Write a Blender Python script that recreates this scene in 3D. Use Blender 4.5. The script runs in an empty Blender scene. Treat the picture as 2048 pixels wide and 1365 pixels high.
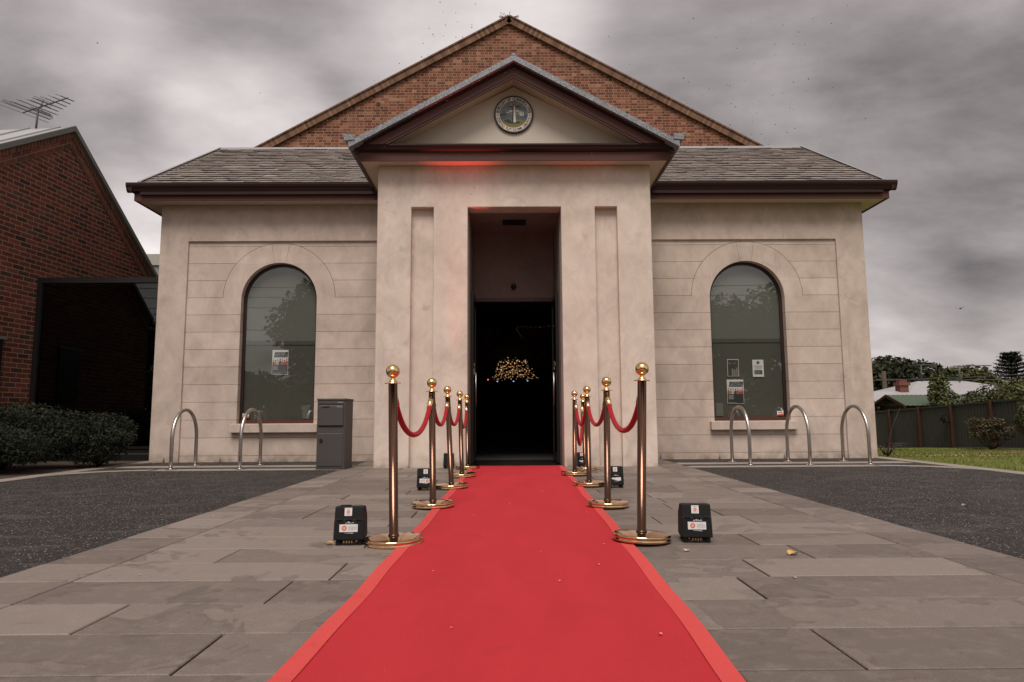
import bpy, bmesh, math, random
from mathutils import Vector, Matrix
import numpy as np
R = math.radians
random.seed(7); rng = np.random.default_rng(11)
scene = bpy.context.scene
COL = scene.collection

# ------------------------------------------------------------------ camera
def cam_axes(yaw, pitch, roll):
    f = Vector((math.sin(yaw)*math.cos(pitch), math.cos(yaw)*math.cos(pitch), math.sin(pitch)))
    r0 = Vector((math.cos(yaw), -math.sin(yaw), 0)); u0 = r0.cross(f)
    r = r0*math.cos(roll)+u0*math.sin(roll); u = -r0*math.sin(roll)+u0*math.cos(roll)
    return r, u, f
CAMLOC = Vector((-0.116, 0.0, 0.69))
r_, u_, f_ = cam_axes(0.00757, 0.11184, -0.00601)
cd = bpy.data.cameras.new('camera'); cam = bpy.data.objects.new('camera', cd); COL.objects.link(cam)
m = Matrix.Identity(4)
for i in range(3):
    m[i][0] = r_[i]; m[i][1] = u_[i]; m[i][2] = -f_[i]; m[i][3] = CAMLOC[i]
cam.matrix_world = m
cd.sensor_width = 36; cd.lens = 1349.86/2048*36; cd.clip_start = 0.05; cd.clip_end = 2000
scene.camera = cam

# ------------------------------------------------------------------ exposure
scene.view_settings.view_transform = 'Standard'; scene.view_settings.look = 'None'
scene.view_settings.exposure = 0.42; scene.view_settings.gamma = 1.0

# ------------------------------------------------------------------ node helper
class NT:
    def __init__(s, tree): s.t = tree; s.n = tree.nodes; s.l = tree.links
    def new(s, typ, **kw):
        nd = s.n.new(typ)
        for k, v in kw.items(): setattr(nd, k, v)
        return nd
    def put(s, sock, v):
        if v is None: return
        if hasattr(v, 'is_output'): s.l.new(v, sock)
        else:
            if sock.type == 'RGBA' and not hasattr(v, '__len__'): v = (v, v, v, 1)
            elif sock.type == 'RGBA' and len(v) == 3: v = (*v, 1)
            sock.default_value = v
    def m(s, op, a, b=None, c=None, clamp=False):
        nd = s.new('ShaderNodeMath', operation=op, use_clamp=clamp)
        s.put(nd.inputs[0], a)
        if b is not None: s.put(nd.inputs[1], b)
        if c is not None: s.put(nd.inputs[2], c)
        return nd.outputs[0]
    def vm(s, op, a, b=None, scale=None):
        nd = s.new('ShaderNodeVectorMath', operation=op); s.put(nd.inputs[0], a)
        if b is not None: s.put(nd.inputs[1], b)
        if scale is not None: s.put(nd.inputs['Scale'], scale)
        return nd.outputs['Value'] if op in ('DOT_PRODUCT', 'LENGTH') else nd.outputs[0]
    def sep(s, v):
        nd = s.new('ShaderNodeSeparateXYZ'); s.put(nd.inputs[0], v); return nd.outputs
    def comb(s, x=0., y=0., z=0.):
        nd = s.new('ShaderNodeCombineXYZ')
        for i, v in enumerate((x, y, z)): s.put(nd.inputs[i], v)
        return nd.outputs[0]
    def noise(s, vec, scale=5, detail=4, rough=.55, dist=0., col=False):
        nd = s.new('ShaderNodeTexNoise'); s.put(nd.inputs['Vector'], vec)
        nd.inputs['Scale'].default_value = scale; nd.inputs['Detail'].default_value = detail
        nd.inputs['Roughness'].default_value = rough; nd.inputs['Distortion'].default_value = dist
        return nd.outputs['Color' if col else 'Fac']
    def voro(s, vec, scale=5, feature='F1', out='Distance'):
        nd = s.new('ShaderNodeTexVoronoi', feature=feature); s.put(nd.inputs['Vector'], vec)
        nd.inputs['Scale'].default_value = scale; return nd.outputs[out]
    def ramp(s, fac, stops, interp='LINEAR'):
        nd = s.new('ShaderNodeValToRGB'); s.put(nd.inputs[0], fac); cr = nd.color_ramp; cr.interpolation = interp
        while len(cr.elements) < len(stops): cr.elements.new(0.5)
        for e, (p, c) in zip(cr.elements, stops):
            e.position = p; e.color = (c, c, c, 1) if not hasattr(c, '__len__') else (*c[:3], 1)
        return nd.outputs[0]
    def mr(s, v, a, b, c=0., d=1., smooth=False):
        nd = s.new('ShaderNodeMapRange', clamp=True)
        if smooth: nd.interpolation_type = 'SMOOTHSTEP'
        s.put(nd.inputs[0], v)
        for i, x in enumerate((a, b, c, d)): s.put(nd.inputs[i+1], x)
        return nd.outputs[0]
    def mix(s, fac, a, b, blend='MIX'):
        nd = s.new('ShaderNodeMix', data_type='RGBA', blend_type=blend)
        s.put(nd.inputs[0], fac); s.put(nd.inputs[6], a); s.put(nd.inputs[7], b); return nd.outputs[2]
    def white(s, vec):
        nd = s.new('ShaderNodeTexWhiteNoise'); s.put(nd.inputs['Vector'], vec); return nd.outputs['Value']
    def bump(s, h, strength=.5, dist=.01):
        nd = s.new('ShaderNodeBump'); s.put(nd.inputs['Height'], h)
        nd.inputs['Strength'].default_value = strength; nd.inputs['Distance'].default_value = dist
        return nd.outputs[0]

# ------------------------------------------------------------------ world: overcast sky
SUN_EL, SUN_AZ = R(58), R(187)      # azimuth measured clockwise from +Y (camera looks to +Y)
w = bpy.data.worlds.new('World'); scene.world = w; w.use_nodes = True
t = NT(w.node_tree); t.n.clear()
out = t.new('ShaderNodeOutputWorld'); bg = t.new('ShaderNodeBackground'); t.l.new(bg.outputs[0], out.inputs[0])
sky = t.new('ShaderNodeTexSky', sky_type='NISHITA', sun_disc=False)
sky.sun_elevation = SUN_EL; sky.sun_rotation = SUN_AZ; sky.dust_density = 4; sky.air_density = 1.2
d = t.new('ShaderNodeTexCoord').outputs['Generated']
x, y, z = t.sep(d)
zz = t.m('ADD', t.m('MAXIMUM', z, 0.0), 0.42)
cuv = t.comb(t.m('DIVIDE', x, zz), t.m('DIVIDE', y, zz), t.m('MULTIPLY', z, .6))
n1 = t.noise(t.vm('MULTIPLY', cuv, (1.0, 1.25, 1)), 1.25, 8, .56, .35)
n2 = t.noise(t.vm('ADD', t.vm('MULTIPLY', cuv, (.9, 1.5, 1)), (7.3, 2.1, 0)), 3.1, 7, .58, .25)
n3 = t.noise(t.vm('ADD', t.vm('MULTIPLY', d, (1.2, 1.2, 4.5)), (1.3, .4, 2.2)), 2.2, 6, .55, .3)
cl = t.m('ADD', t.m('ADD', t.m('MULTIPLY', n1, .5), t.m('MULTIPLY', n2, .27)), t.m('MULTIPLY', n3, .23))
lum = t.mr(cl, .385, .61, .14, .42)
def direction(px, py):
    v = r_*(px-1024)+u_*(682.5-py)+f_*1349.86
    return v.normalized()
def blob(px, py, deg, amp):
    global lum
    dv = direction(px, py)
    k = t.mr(t.vm('DOT_PRODUCT', d, tuple(dv)), math.cos(R(deg)), 1.0, 0., 1., True)
    wob = t.mr(n1, .3, .7, .5, 1.3)
    lum = t.m('ADD', lum, t.m('MULTIPLY', t.m('MULTIPLY', k, wob), amp))
blob(500, 270, 8, .32); blob(330, 470, 9, .24); blob(900, 10, 14, .10); blob(300, 620, 10, .12); blob(130, 80, 10, .10)
blob(1740, 620, 7, .14); blob(1500, 60, 15, -.07); blob(1950, 300, 16, -.07); blob(1900, 590, 5, -.10)
blob(2020, 690, 5, .05); blob(360, 250, 6, -.05); blob(60, 40, 12, -.10); blob(560, 90, 9, -.09); blob(250, 170, 6, .08); blob(1000, 60, 10, .08)
back = t.mr(y, .25, -.75, 1.0, 1.7, True)      # the cloud is thinner and brighter towards the sun
lum = t.m('MULTIPLY', t.m('MAXIMUM', lum, .10), back)
warm = t.ramp(lum, [(0., (1.0, .885, .885)), (.5, (1.0, .91, .90)), (1., (1.0, .95, .93))])
cloud = t.vm('SCALE', warm, scale=t.m('MULTIPLY', lum, 10.0))
skyc = t.vm('SCALE', sky.outputs[0], scale=.03)
t.l.new(t.vm('ADD', cloud, skyc), bg.inputs[0]); bg.inputs[1].default_value = .1

# ------------------------------------------------------------------ sun behind the cloud
sd = bpy.data.lights.new('sun', 'SUN'); sun = bpy.data.objects.new('sun', sd); COL.objects.link(sun)
sd.energy = 2.1; sd.angle = R(30); sd.color = (1., .93, .86)
sv = Vector((math.sin(SUN_AZ)*math.cos(SUN_EL), math.cos(SUN_AZ)*math.cos(SUN_EL), math.sin(SUN_EL)))
sun.rotation_euler = sv.to_track_quat('Z', 'Y').to_euler()

# ------------------------------------------------------------------ object helpers
def tag(o, label=None, cat=None, group=None, kind=None):
    if label: o['label'] = label
    if cat: o['category'] = cat
    if group: o['group'] = group
    if kind: o['kind'] = kind
    return o
def thing(name, label, cat, loc=(0, 0, 0), rz=0, group=None):
    o = bpy.data.objects.new(name, None); COL.objects.link(o); o.empty_display_size = .1
    o.location = loc; o.rotation_euler = (0, 0, rz)
    return tag(o, label, cat, group)
def copy_tree(o, parent=None):
    c = o.copy(); COL.objects.link(c)
    if parent is not None: c.parent = parent
    for ch in [k for k in ALL if k.parent == o]:
        cc = copy_tree(ch, c); 
    ALL.append(c)
    return c
ALL = []
class MB:
    """collects faces (with metre uv) for ONE mesh object"""
    def __init__(s): s.v = []; s.f = []; s.uv = []; s.smooth = []
    def face(s, pts, uv=None, smooth=False):
        i = len(s.v); s.v += [tuple(p) for p in pts]; s.f.append(tuple(range(i, i+len(pts))))
        s.uv += list(uv) if uv else [(0, 0)]*len(pts); s.smooth.append(smooth); return s
    def box(s, x0, x1, y0, y1, z0, z1, M=None, skip=''):
        P = [(x0, y0, z0), (x1, y0, z0), (x1, y1, z0), (x0, y1, z0), (x0, y0, z1), (x1, y0, z1), (x1, y1, z1), (x0, y1, z1)]
        F = {'f': (0, 1, 5, 4), 'b': (2, 3, 7, 6), 'l': (3, 0, 4, 7), 'r': (1, 2, 6, 5), 't': (4, 5, 6, 7), 'u': (3, 2, 1, 0)}
        for k, q in F.items():
            if k in skip: continue
            pts = [Vector(P[i]) for i in q]
            if k in 'fb': uv = [(p.x, p.z) for p in pts]
            elif k in 'lr': uv = [(p.y, p.z) for p in pts]
            else: uv = [(p.x, p.y) for p in pts]
            if M is not None: pts = [M @ p for p in pts]
            s.face(pts, uv)
        return s
    def prism(s, poly, a0, a1, axis='Y', M=None, caps=True, uvrot=0):
        """poly: list of 2-D points; axis Y: (x,z) extruded along y; X: (y,z) along x; Z: (x,y) along z"""
        def P(q, a):
            v = {'Y': (q[0], a, q[1]), 'X': (a, q[0], q[1]), 'Z': (q[0], q[1], a)}[axis]
            v = Vector(v); return M @ v if M is not None else v
        n = len(poly)
        area = sum(poly[i][0]*poly[(i+1) % n][1]-poly[(i+1) % n][0]*poly[i][1] for i in range(n))
        ccw = area > 0
        if axis == 'X' or axis == 'Z': front = not ccw
        else: front = ccw
        if caps:
            a = [P(q, a0) for q in poly]; b = [P(q, a1) for q in poly]
            uv = [tuple(q) for q in poly]
            if front: s.face(a, uv); s.face(b[::-1], uv[::-1])
            else: s.face(a[::-1], uv[::-1]); s.face(b, uv)
        L = 0
        for i in range(n):
            p, q = poly[i], poly[(i+1) % n]; dl = math.dist(p, q)
            pts = [P(p, a0), P(p, a1), P(q, a1), P(q, a0)]
            uv = [(a0, L), (a1, L), (a1, L+dl), (a0, L+dl)]
            if uvrot: uv = [(b_, a_) for a_, b_ in uv]
            if not front: pts = pts[::-1]; uv = uv[::-1]
            s.face(pts, uv); L += dl
        return s
    def tube(s, pts, rad, n=10, cap=True):
        pts = [Vector(p) for p in pts]; N = len(pts)
        rads = rad if hasattr(rad, '__len__') else [rad]*N
        T = []
        for i in range(N):
            a = pts[max(i-1, 0)]; b = pts[min(i+1, N-1)]; T.append((b-a).normalized())
        up = Vector((0, 0, 1)) if abs(T[0].z) < .9 else Vector((1, 0, 0))
        nrm = (up-T[0]*up.dot(T[0])).normalized(); rings = []
        for i in range(N):
            nrm = (nrm-T[i]*nrm.dot(T[i])).normalized(); bn = T[i].cross(nrm)
            rings.append([pts[i]+(nrm*math.cos(2*math.pi*k/n)+bn*math.sin(2*math.pi*k/n))*rads[i] for k in range(n)])
        i0 = len(s.v)
        for rg in rings: s.v += [tuple(p) for p in rg]
        for i in range(N-1):
            for k in range(n):
                a = i0+i*n+k; b = i0+i*n+(k+1) % n
                s.f.append((a, b, b+n, a+n)); s.smooth.append(True); s.uv += [(0, 0)]*4
        if cap:
            for base, rev in ((i0, True), (i0+(N-1)*n, False)):
                q = list(range(base, base+n)); s.f.append(tuple(q[::-1] if rev else q)); s.smooth.append(False); s.uv += [(0, 0)]*n
        return s
    def lathe(s, prof, c=(0, 0, 0), n=40, M=None, smooth=True):
        """prof: [(r,z)] bottom to top; split list entries with None for a crease"""
        segs = [[]]
        for p in prof:
            if p is None: last = segs[-1][-1]; segs.append([last])
            else: segs[-1].append(p)
        c = Vector(c)
        for sg in segs:
            i0 = len(s.v)
            for (r, z) in sg:
                for k in range(n):
                    a = 2*math.pi*k/n; v = Vector((r*math.cos(a), r*math.sin(a), z))+c
                    s.v.append(tuple(M @ v if M is not None else v))
            for i in range(len(sg)-1):
                for k in range(n):
                    a = i0+i*n+k; b = i0+i*n+(k+1) % n
                    s.f.append((a, b, b+n, a+n)); s.smooth.append(smooth); s.uv += [(0, 0)]*4
        return s
    def ball(s, c, r, n=16, sz=1.):
        pr = [(max(1e-5, r*math.sin(math.pi*i/n)), -r*sz*math.cos(math.pi*i/n)) for i in range(n+1)]
        return s.lathe(pr, c, n=max(8, n*2))
    def build(s, name, mat, parent=None, bevel=0, bseg=2):
        me = bpy.data.meshes.new(name); me.from_pydata(s.v, [], s.f)
        uvl = me.uv_layers.new(name='UVMap')
        flat = np.array(s.uv, dtype=np.float32)
        if len(flat) == len(uvl.data): uvl.data.foreach_set('uv', flat.ravel())
        me.polygons.foreach_set('use_smooth', s.smooth)
        me.materials.append(mat); me.update()
        o = bpy.data.objects.new(name, me); COL.objects.link(o); ALL.append(o)
        if parent is not None: o.parent = parent
        if bevel:
            bm = bmesh.new(); bm.from_mesh(me); bmesh.ops.remove_doubles(bm, verts=bm.verts, dist=1e-5); bm.to_mesh(me); bm.free()
            md = o.modifiers.new('bevel', 'BEVEL'); md.width = bevel; md.segments = bseg; md.limit_method = 'ANGLE'; md.harden_normals = False
        return o
def font_mesh(mb, txt, size, place, align='CENTER', shear=0, bold=0.):
    """adds flat lettering to mb; place maps (x,y) of the text plane to 3-D"""
    cu = bpy.data.curves.new('lettering', 'FONT'); cu.body = txt; cu.size = size; cu.align_x = align; cu.resolution_u = 2; cu.shear = shear; cu.offset = size*bold
    ob = bpy.data.objects.new('lettering', cu); COL.objects.link(ob)
    dg = bpy.context.evaluated_depsgraph_get(); dg.update()
    me = bpy.data.meshes.new_from_object(ob.evaluated_get(dg))
    for p in me.polygons:
        mb.face([place(*me.vertices[i].co[:2]) for i in p.vertices])
    bpy.data.objects.remove(ob); bpy.data.curves.remove(cu); bpy.data.meshes.remove(me)

def voxel(xs, ys, zs, solid):
    b = MB(); nx, ny, nz = len(xs)-1, len(ys)-1, len(zs)-1
    S = lambda i, j, k: 0 <= i < nx and 0 <= j < ny and 0 <= k < nz and solid((xs[i]+xs[i+1])/2, (ys[j]+ys[j+1])/2, (zs[k]+zs[k+1])/2)
    for i in range(nx):
        for j in range(ny):
            for k in range(nz):
                if not S(i, j, k): continue
                sk = ''.join(c for c, (a, d_, e) in {'f': (0, -1, 0), 'b': (0, 1, 0), 'l': (-1, 0, 0), 'r': (1, 0, 0), 't': (0, 0, 1), 'u': (0, 0, -1)}.items() if S(i+a, j+d_, k+e))
                b.box(xs[i], xs[i+1], ys[j], ys[j+1], zs[k], zs[k+1], skip=sk)
    return b

# ------------------------------------------------------------------ materials
MATS = {}
def mat(name, color=(.5, .5, .5), rough=.6, metal=0., spec=.5, build=None, **kw):
    mt = bpy.data.materials.new(name); mt.use_nodes = True; q = NT(mt.node_tree)
    b = q.n['Principled BSDF']; q.put(b.inputs['Base Color'], color); b.inputs['Roughness'].default_value = rough
    b.inputs['Metallic'].default_value = metal; b.inputs['Specular IOR Level'].default_value = spec
    for k, v in kw.items(): b.inputs[k.replace('_', ' ')].default_value = v
    if build: build(q, b)
    MATS[name] = mt; return mt
def obj_co(q): return q.new('ShaderNodeTexCoord').outputs['Object']
def gen(q): return q.new('ShaderNodeTexCoord').outputs['Generated']
def rpi(q): return q.new('ShaderNodeNewGeometry').outputs['Random Per Island']

def render_build(lines=False, col1=(.66, .525, .445), col2=(.46, .35, .285)):
    def f(q, b):
        co = obj_co(q); X, Y, Z = q.sep(co)
        a = q.noise(q.vm('MULTIPLY', co, (1, 1, .8)), 1.3, 6, .6, .8)
        c = q.noise(q.vm('MULTIPLY', co, (1, 1, .7)), 5, 5, .62, .7)
        e = q.noise(co, 45, 3, .6)
        k = q.m('ADD', q.m('MULTIPLY', a, .6), q.m('MULTIPLY', c, .4))
        colr = q.mix(q.mr(k, .36, .62), col2, col1)
        # darker blotches with shapes of their own, and a damp stained foot
        bl = q.mr(q.noise(co, 2.3, 3, .5, 1.5), .62, .76, 0, .28)
        colr = q.mix(bl, colr, (.30, .24, .19))
        ft = q.m('MULTIPLY', q.mr(Z, .16, .0), q.mr(q.noise(co, 5, 4), .4, .65))
        colr = q.mix(q.m('MULTIPLY', ft, .75), colr, (.20, .15, .09))
        # fine hairline scratches and chips
        sp = q.mr(q.voro(q.vm('MULTIPLY', co, (1, 1, .9)), 5.5), .0, .035, .55, 0.)
        colr = q.mix(sp, colr, (.17, .13, .10))
        # rain streaks: long vertical runs of grime in a few places
        rs = q.mr(q.noise(q.vm('MULTIPLY', co, (9, 9, .55)), 1., 4, .6, .3), .60, .74, 0., 1.)
        rs = q.m('MULTIPLY', rs, q.mr(q.noise(co, .8, 2), .48, .62, 0., .32))
        colr = q.mix(rs, colr, (.24, .19, .15))
        gr = q.mr(q.noise(co, 120, 3, .7), .3, .7, .86, 1.1)
        colr = q.mix(1., colr, q.comb(gr, gr, gr), 'MULTIPLY')
        h = q.m('ADD', q.m('MULTIPLY', c, .5), q.m('MULTIPLY', e, .4))
        if lines:
            ax = q.m('SUBTRACT', q.m('ABSOLUTE', X), 3.876)
            az = q.m('SUBTRACT', Z, 2.665)
            rad = q.m('SQRT', q.m('ADD', q.m('MULTIPLY', ax, ax), q.m('MULTIPLY', az, az)))
            fz = q.m('FRACT', q.m('DIVIDE', q.m('SUBTRACT', Z, .095-.1433), .2865))
            hl = q.m('LESS_THAN', q.m('ABSOLUTE', q.m('SUBTRACT', fz, .5)), .0105)
            inside = q.m('MULTIPLY', q.m('LESS_THAN', rad, .925), q.m('GREATER_THAN', az, -.012))
            hl = q.m('MULTIPLY', hl, q.m('SUBTRACT', 1., inside))
            arc = q.m('MULTIPLY', q.m('LESS_THAN', q.m('ABSOLUTE', q.m('SUBTRACT', rad, .925)), .0036), q.m('GREATER_THAN', az, 0.))
            ang = q.m('ABSOLUTE', q.m('DIVIDE', ax, q.m('MAXIMUM', az, .01)))
            key = q.m('MULTIPLY', q.m('LESS_THAN', q.m('ABSOLUTE', q.m('SUBTRACT', ang, .162)), .003), inside)
            ln = q.m('MAXIMUM', hl, q.m('MAXIMUM', arc, key))
            vary = q.mr(q.noise(co, 3, 2), .3, .7, .7, 1.)
            colr = q.mix(q.m('MULTIPLY', ln, vary), colr, (.075, .05, .035))
            rowid = q.m('FLOOR', q.m('DIVIDE', q.m('SUBTRACT', Z, .095), .2865))
            tone = q.mr(q.white(q.comb(rowid, q.m('SIGN', X), 0.)), 0, 1, .92, 1.05)
            colr = q.mix(1., colr, q.comb(tone, tone, tone), 'MULTIPLY')
            h = q.m('SUBTRACT', h, q.m('MULTIPLY', ln, .8))
        q.put(b.inputs['Base Color'], colr); q.put(b.inputs['Normal'], q.bump(h, .35, .008))
    return f
RENDER = mat('render', rough=.85, spec=.25, build=render_build(col1=(.62, .505, .43), col2=(.43, .345, .29)))
RENDER_PALE = mat('render_portico', rough=.85, spec=.25, build=render_build(col1=(.74, .625, .54), col2=(.54, .44, .37)))
RENDER_LINES = mat('render_coursed', rough=.85, spec=.25, build=render_build(True, (.65, .53, .452), (.46, .368, .31)))
RENDER_DIM = mat('render_shaded', rough=.9, spec=.15, build=render_build(col1=(.27, .22, .19), col2=(.20, .165, .14)))  # same render darkened, so the vestibule's shade is put into the colour
def paint_build(c1, c2, sc=3, bs=.08):
    def f(q, b):
        co = obj_co(q); n = q.noise(co, sc, 4)
        q.put(b.inputs['Base Color'], q.mix(n, c1, c2)); q.put(b.inputs['Normal'], q.bump(q.noise(co, sc*14, 3), bs, .004))
    return f
BROWN = mat('brown_paint', rough=.55, spec=.22, build=paint_build((.085, .034, .027), (.105, .043, .034)))
DKBROWN = mat('gutter_brown', rough=.5, spec=.22, build=paint_build((.022, .009, .007), (.034, .013, .011)))
CREAM = mat('cream_soffit', rough=.7, build=paint_build((.56, .45, .36), (.64, .52, .42)))
PEDI = mat('pediment_cream', rough=.75, build=paint_build((.56, .49, .405), (.64, .56, .47), 1.5))
def galv(q, b):
    co = obj_co(q); n = q.voro(co, 80, out='Color'); s_ = q.sep(n)
    k = q.mr(q.m('ADD', q.m('MULTIPLY', s_[0], .6), q.m('MULTIPLY', q.noise(co, 90, 3), .6)), .3, .9)
    q.put(b.inputs['Base Color'], q.mix(k, (.10, .105, .115), (.30, .31, .335))); q.put(b.inputs['Roughness'], .55)
GALV = mat('galvanised', metal=.25, build=galv)
def brick_build(pitch, L, english, cols, mortar, mort=.010, dark=.2, dirt=(.12, .08, .05)):
    def f(q, b):
        uv = q.new('ShaderNodeUVMap').outputs[0]; U, V, _ = q.sep(uv)
        U = q.m('ADD', U, q.m('MULTIPLY', q.m('SUBTRACT', q.noise(uv, 9, 2), .5), .006))
        V = q.m('ADD', V, q.m('MULTIPLY', q.m('SUBTRACT', q.noise(q.vm('ADD', uv, (5, 5, 0)), 7, 2), .5), .005))
        rv = q.m('DIVIDE', V, pitch); row = q.m('FLOOR', rv); fv = q.m('FRACT', rv)
        odd = q.m('ABSOLUTE', q.m('MODULO', row, 2.))
        odd = q.m('GREATER_THAN', odd, .5)
        if english:
            Ln = q.m('SUBTRACT', L, q.m('MULTIPLY', odd, L/2)); off = q.m('MULTIPLY', odd, .25)
        else:
            Ln = L; off = q.m('MULTIPLY', odd, .5)
        ru = q.m('ADD', q.m('DIVIDE', U, Ln), off); cell = q.m('FLOOR', ru); fu = q.m('FRACT', ru)
        du = q.m('MULTIPLY', q.m('MINIMUM', fu, q.m('SUBTRACT', 1., fu)), Ln)
        dv = q.m('MULTIPLY', q.m('MINIMUM', fv, q.m('SUBTRACT', 1., fv)), pitch)
        dd = q.m('MINIMUM', du, dv)
        mm = q.mr(dd, mort*.5, mort*.5+.003, 1., 0.)
        r1 = q.white(q.comb(cell, row, 1.)); r2 = q.white(q.comb(cell, row, 4.))
        n = len(cols); st = [((i)/(n), c) for i, c in enumerate(cols)]
        bc = q.ramp(r1, st, 'CONSTANT')
        bc = q.mix(q.mr(q.noise(uv, 40, 4, .7), .35, .7, 0., .55), bc, dirt)
        tone = q.mr(r2, 0, 1, .72, 1.2); bc = q.mix(1., bc, q.comb(tone, tone, tone), 'MULTIPLY')
        bc = q.mix(q.mr(q.noise(uv, .9, 4, .6), .5, .75, 0., .18), bc, (.30, .18, .12))
        mc = q.mix(q.noise(uv, 30, 3), mortar, tuple(c*.65 for c in mortar))
        q.put(b.inputs['Base Color'], q.mix(mm, bc, mc))
        h = q.m('ADD', q.m('MULTIPLY', q.m('SUBTRACT', 1., mm), .7), q.m('MULTIPLY', q.noise(uv, 60, 3), .35))
        q.put(b.inputs['Normal'], q.bump(h, .6, .012))
    return f
BRICK_OLD = mat('old_brick', rough=.9, spec=.2, build=brick_build(.0865, .243, True,
    [(.19, .055, .034), (.24, .074, .045), (.13, .036, .026), (.29, .115, .072), (.21, .062, .038), (.10, .036, .03), (.33, .165, .11), (.17, .050, .032), (.24, .085, .055)], (.42, .26, .17), .011))
BRICK_COPE = mat('coping_brick', rough=.95, spec=.2, build=brick_build(.24, .078, False,
    [(.22, .105, .068), (.26, .14, .095), (.18, .08, .052), (.235, .12, .08), (.16, .08, .056)], (.17, .11, .075), .008, dirt=(.13, .10, .06)))
BRICK_NEW = mat('red_brick', rough=.85, spec=.25, build=brick_build(.081, .238, False,
    [(.150, .043, .029), (.12, .036, .026), (.18, .052, .034), (.072, .041, .032), (.156, .042, .029), (.10, .036, .026), (.14, .043, .031), (.042, .031, .029), (.17, .058, .038), (.13, .038, .029)], (.40, .23, .15), .009, dirt=(.07, .03, .022)))
BRICK_RAKE = mat('raked_brick', rough=.85, spec=.25, build=brick_build(.083, .238, False,
    [(.15, .045, .03), (.12, .036, .026), (.18, .056, .036), (.09, .036, .028), (.15, .04, .028)], (.33, .19, .12), .009))
def slate_build(q, b):
    r = rpi(q); co = obj_co(q)
    c = q.ramp(r, [(0., (.19, .15, .128)), (.15, (.225, .18, .155)), (.6, (.255, .207, .18)), (.9, (.22, .19, .175)), (1., (.31, .26, .225))])
    c = q.mix(q.mr(q.noise(co, 6, 5, .65), .55, .7, 0, .7), c, (.10, .075, .06))
    c = q.mix(q.mr(q.noise(co, 25, 3), .6, .75, 0, .5), c, (.36, .32, .26))
    q.put(b.inputs['Base Color'], c); q.put(b.inputs['Normal'], q.bump(q.noise(co, 40, 4), .4, .01))
SLATE = mat('slate', rough=.62, build=slate_build)
def pave_build(q, b):
    r = rpi(q); co = obj_co(q)
    c = q.ramp(r, [(0., (.145, .112, .094)), (.3, (.172, .135, .115)), (.65, (.196, .155, .132)), (1., (.242, .196, .168))])
    off = q.vm('SCALE', q.comb(r, q.m('FRACT', q.m('MULTIPLY', r, 7.3)), 0.), scale=40.)
    lc = q.vm('ADD', co, off)
    st = q.noise(lc, 1.4, 5, .52, .9)
    edge = q.mr(q.m('ABSOLUTE', q.m('SUBTRACT', st, .545)), .0, .012, .5, 0.)     # tide mark of dried water
    c = q.mix(q.mr(st, .54, .56, 0., .38), c, (.10, .080, .068))
    c = q.mix(edge, c, (.075, .058, .050))
    st2 = q.noise(lc, 4.5, 4, .6, .4)
    c = q.mix(q.mr(st2, .60, .64, 0., .30), c, (.085, .068, .058))
    c = q.mix(q.mr(q.noise(lc, 12, 6, .7), .5, .72, 0., .35), c, (.30, .25, .22))
    sp = q.mr(q.voro(co, 16), 0., .045, .6, 0.)
    c = q.mix(sp, c, (.055, .042, .035))
    n = q.noise(co, 210, 2, .8)
    g_ = q.mr(n, .3, .7, .74, 1.22)
    c = q.mix(1., c, q.comb(g_, g_, g_), 'MULTIPLY')
    q.put(b.inputs['Base Color'], c)
    q.put(b.inputs['Roughness'], q.mr(st, .3, .7, .55, .72))
    q.put(b.inputs['Normal'], q.bump(q.m('ADD', q.m('MULTIPLY', n, .5), q.noise(co, 18, 5, .6)), .35, .006))
PAVE = mat('bluestone', rough=.58, build=pave_build)
def strip_build(q, b):
    co = obj_co(q); r = rpi(q)
    c = q.mix(q.noise(co, 7, 5, .6), (.24, .20, .175), (.33, .28, .245))
    q.put(b.inputs['Base Color'], c); q.put(b.inputs['Normal'], q.bump(q.noise(co, 90, 3), .2, .004))
STRIP = mat('kerb_stone', rough=.7, build=strip_build)
def gravel_build(q, b):
    co = obj_co(q); v = q.voro(co, 130, out='Color'); s_ = q.sep(v)
    c = q.ramp(s_[0], [(0., (.009, .0075, .007)), (.45, (.018, .0145, .0135)), (.78, (.036, .029, .027)), (.92, (.11, .085, .075)), (.98, (.36, .28, .22))], 'CONSTANT')
    c = q.mix(q.mr(q.noise(q.vm('MULTIPLY', co, (1.2, 2.2, 1)), 1.6, 5, .6, 1.2), .5, .68, 0., .55), c, (.085, .067, .06))
    q.put(b.inputs['Base Color'], c)
    dd = q.voro(co, 130); q.put(b.inputs['Normal'], q.bump(q.m('SUBTRACT', 1., dd), .8, .006))
GRAVEL = mat('asphalt_gravel', rough=.8, build=gravel_build)
def soil_build(q, b):
    co = obj_co(q); c = q.mix(q.noise(co, 14, 6, .7), (.030, .020, .014), (.085, .055, .038))
    q.put(b.inputs['Base Color'], c); q.put(b.inputs['Normal'], q.bump(q.noise(co, 30, 5), .8, .02))
SOIL = mat('mulch', rough=.95, build=soil_build)
def lawn_build(q, b):
    co = obj_co(q)
    c = q.mix(q.mr(q.noise(co, 2.2, 6, .65), .35, .65), (.09, .115, .012), (.17, .185, .022))
    c = q.mix(q.mr(q.noise(q.vm('ADD', co, (3, 1, 0)), .9, 5, .6), .55, .72, 0., .6), c, (.19, .15, .05))
    q.put(b.inputs['Base Color'], c); q.put(b.inputs['Normal'], q.bump(q.noise(co, 60, 4), .9, .03))
LAWN = mat('lawn', rough=.95, build=lawn_build)
ROADM = mat('road_asphalt', rough=.9, build=paint_build((.045, .042, .04), (.07, .065, .06), 2, .3))
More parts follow.
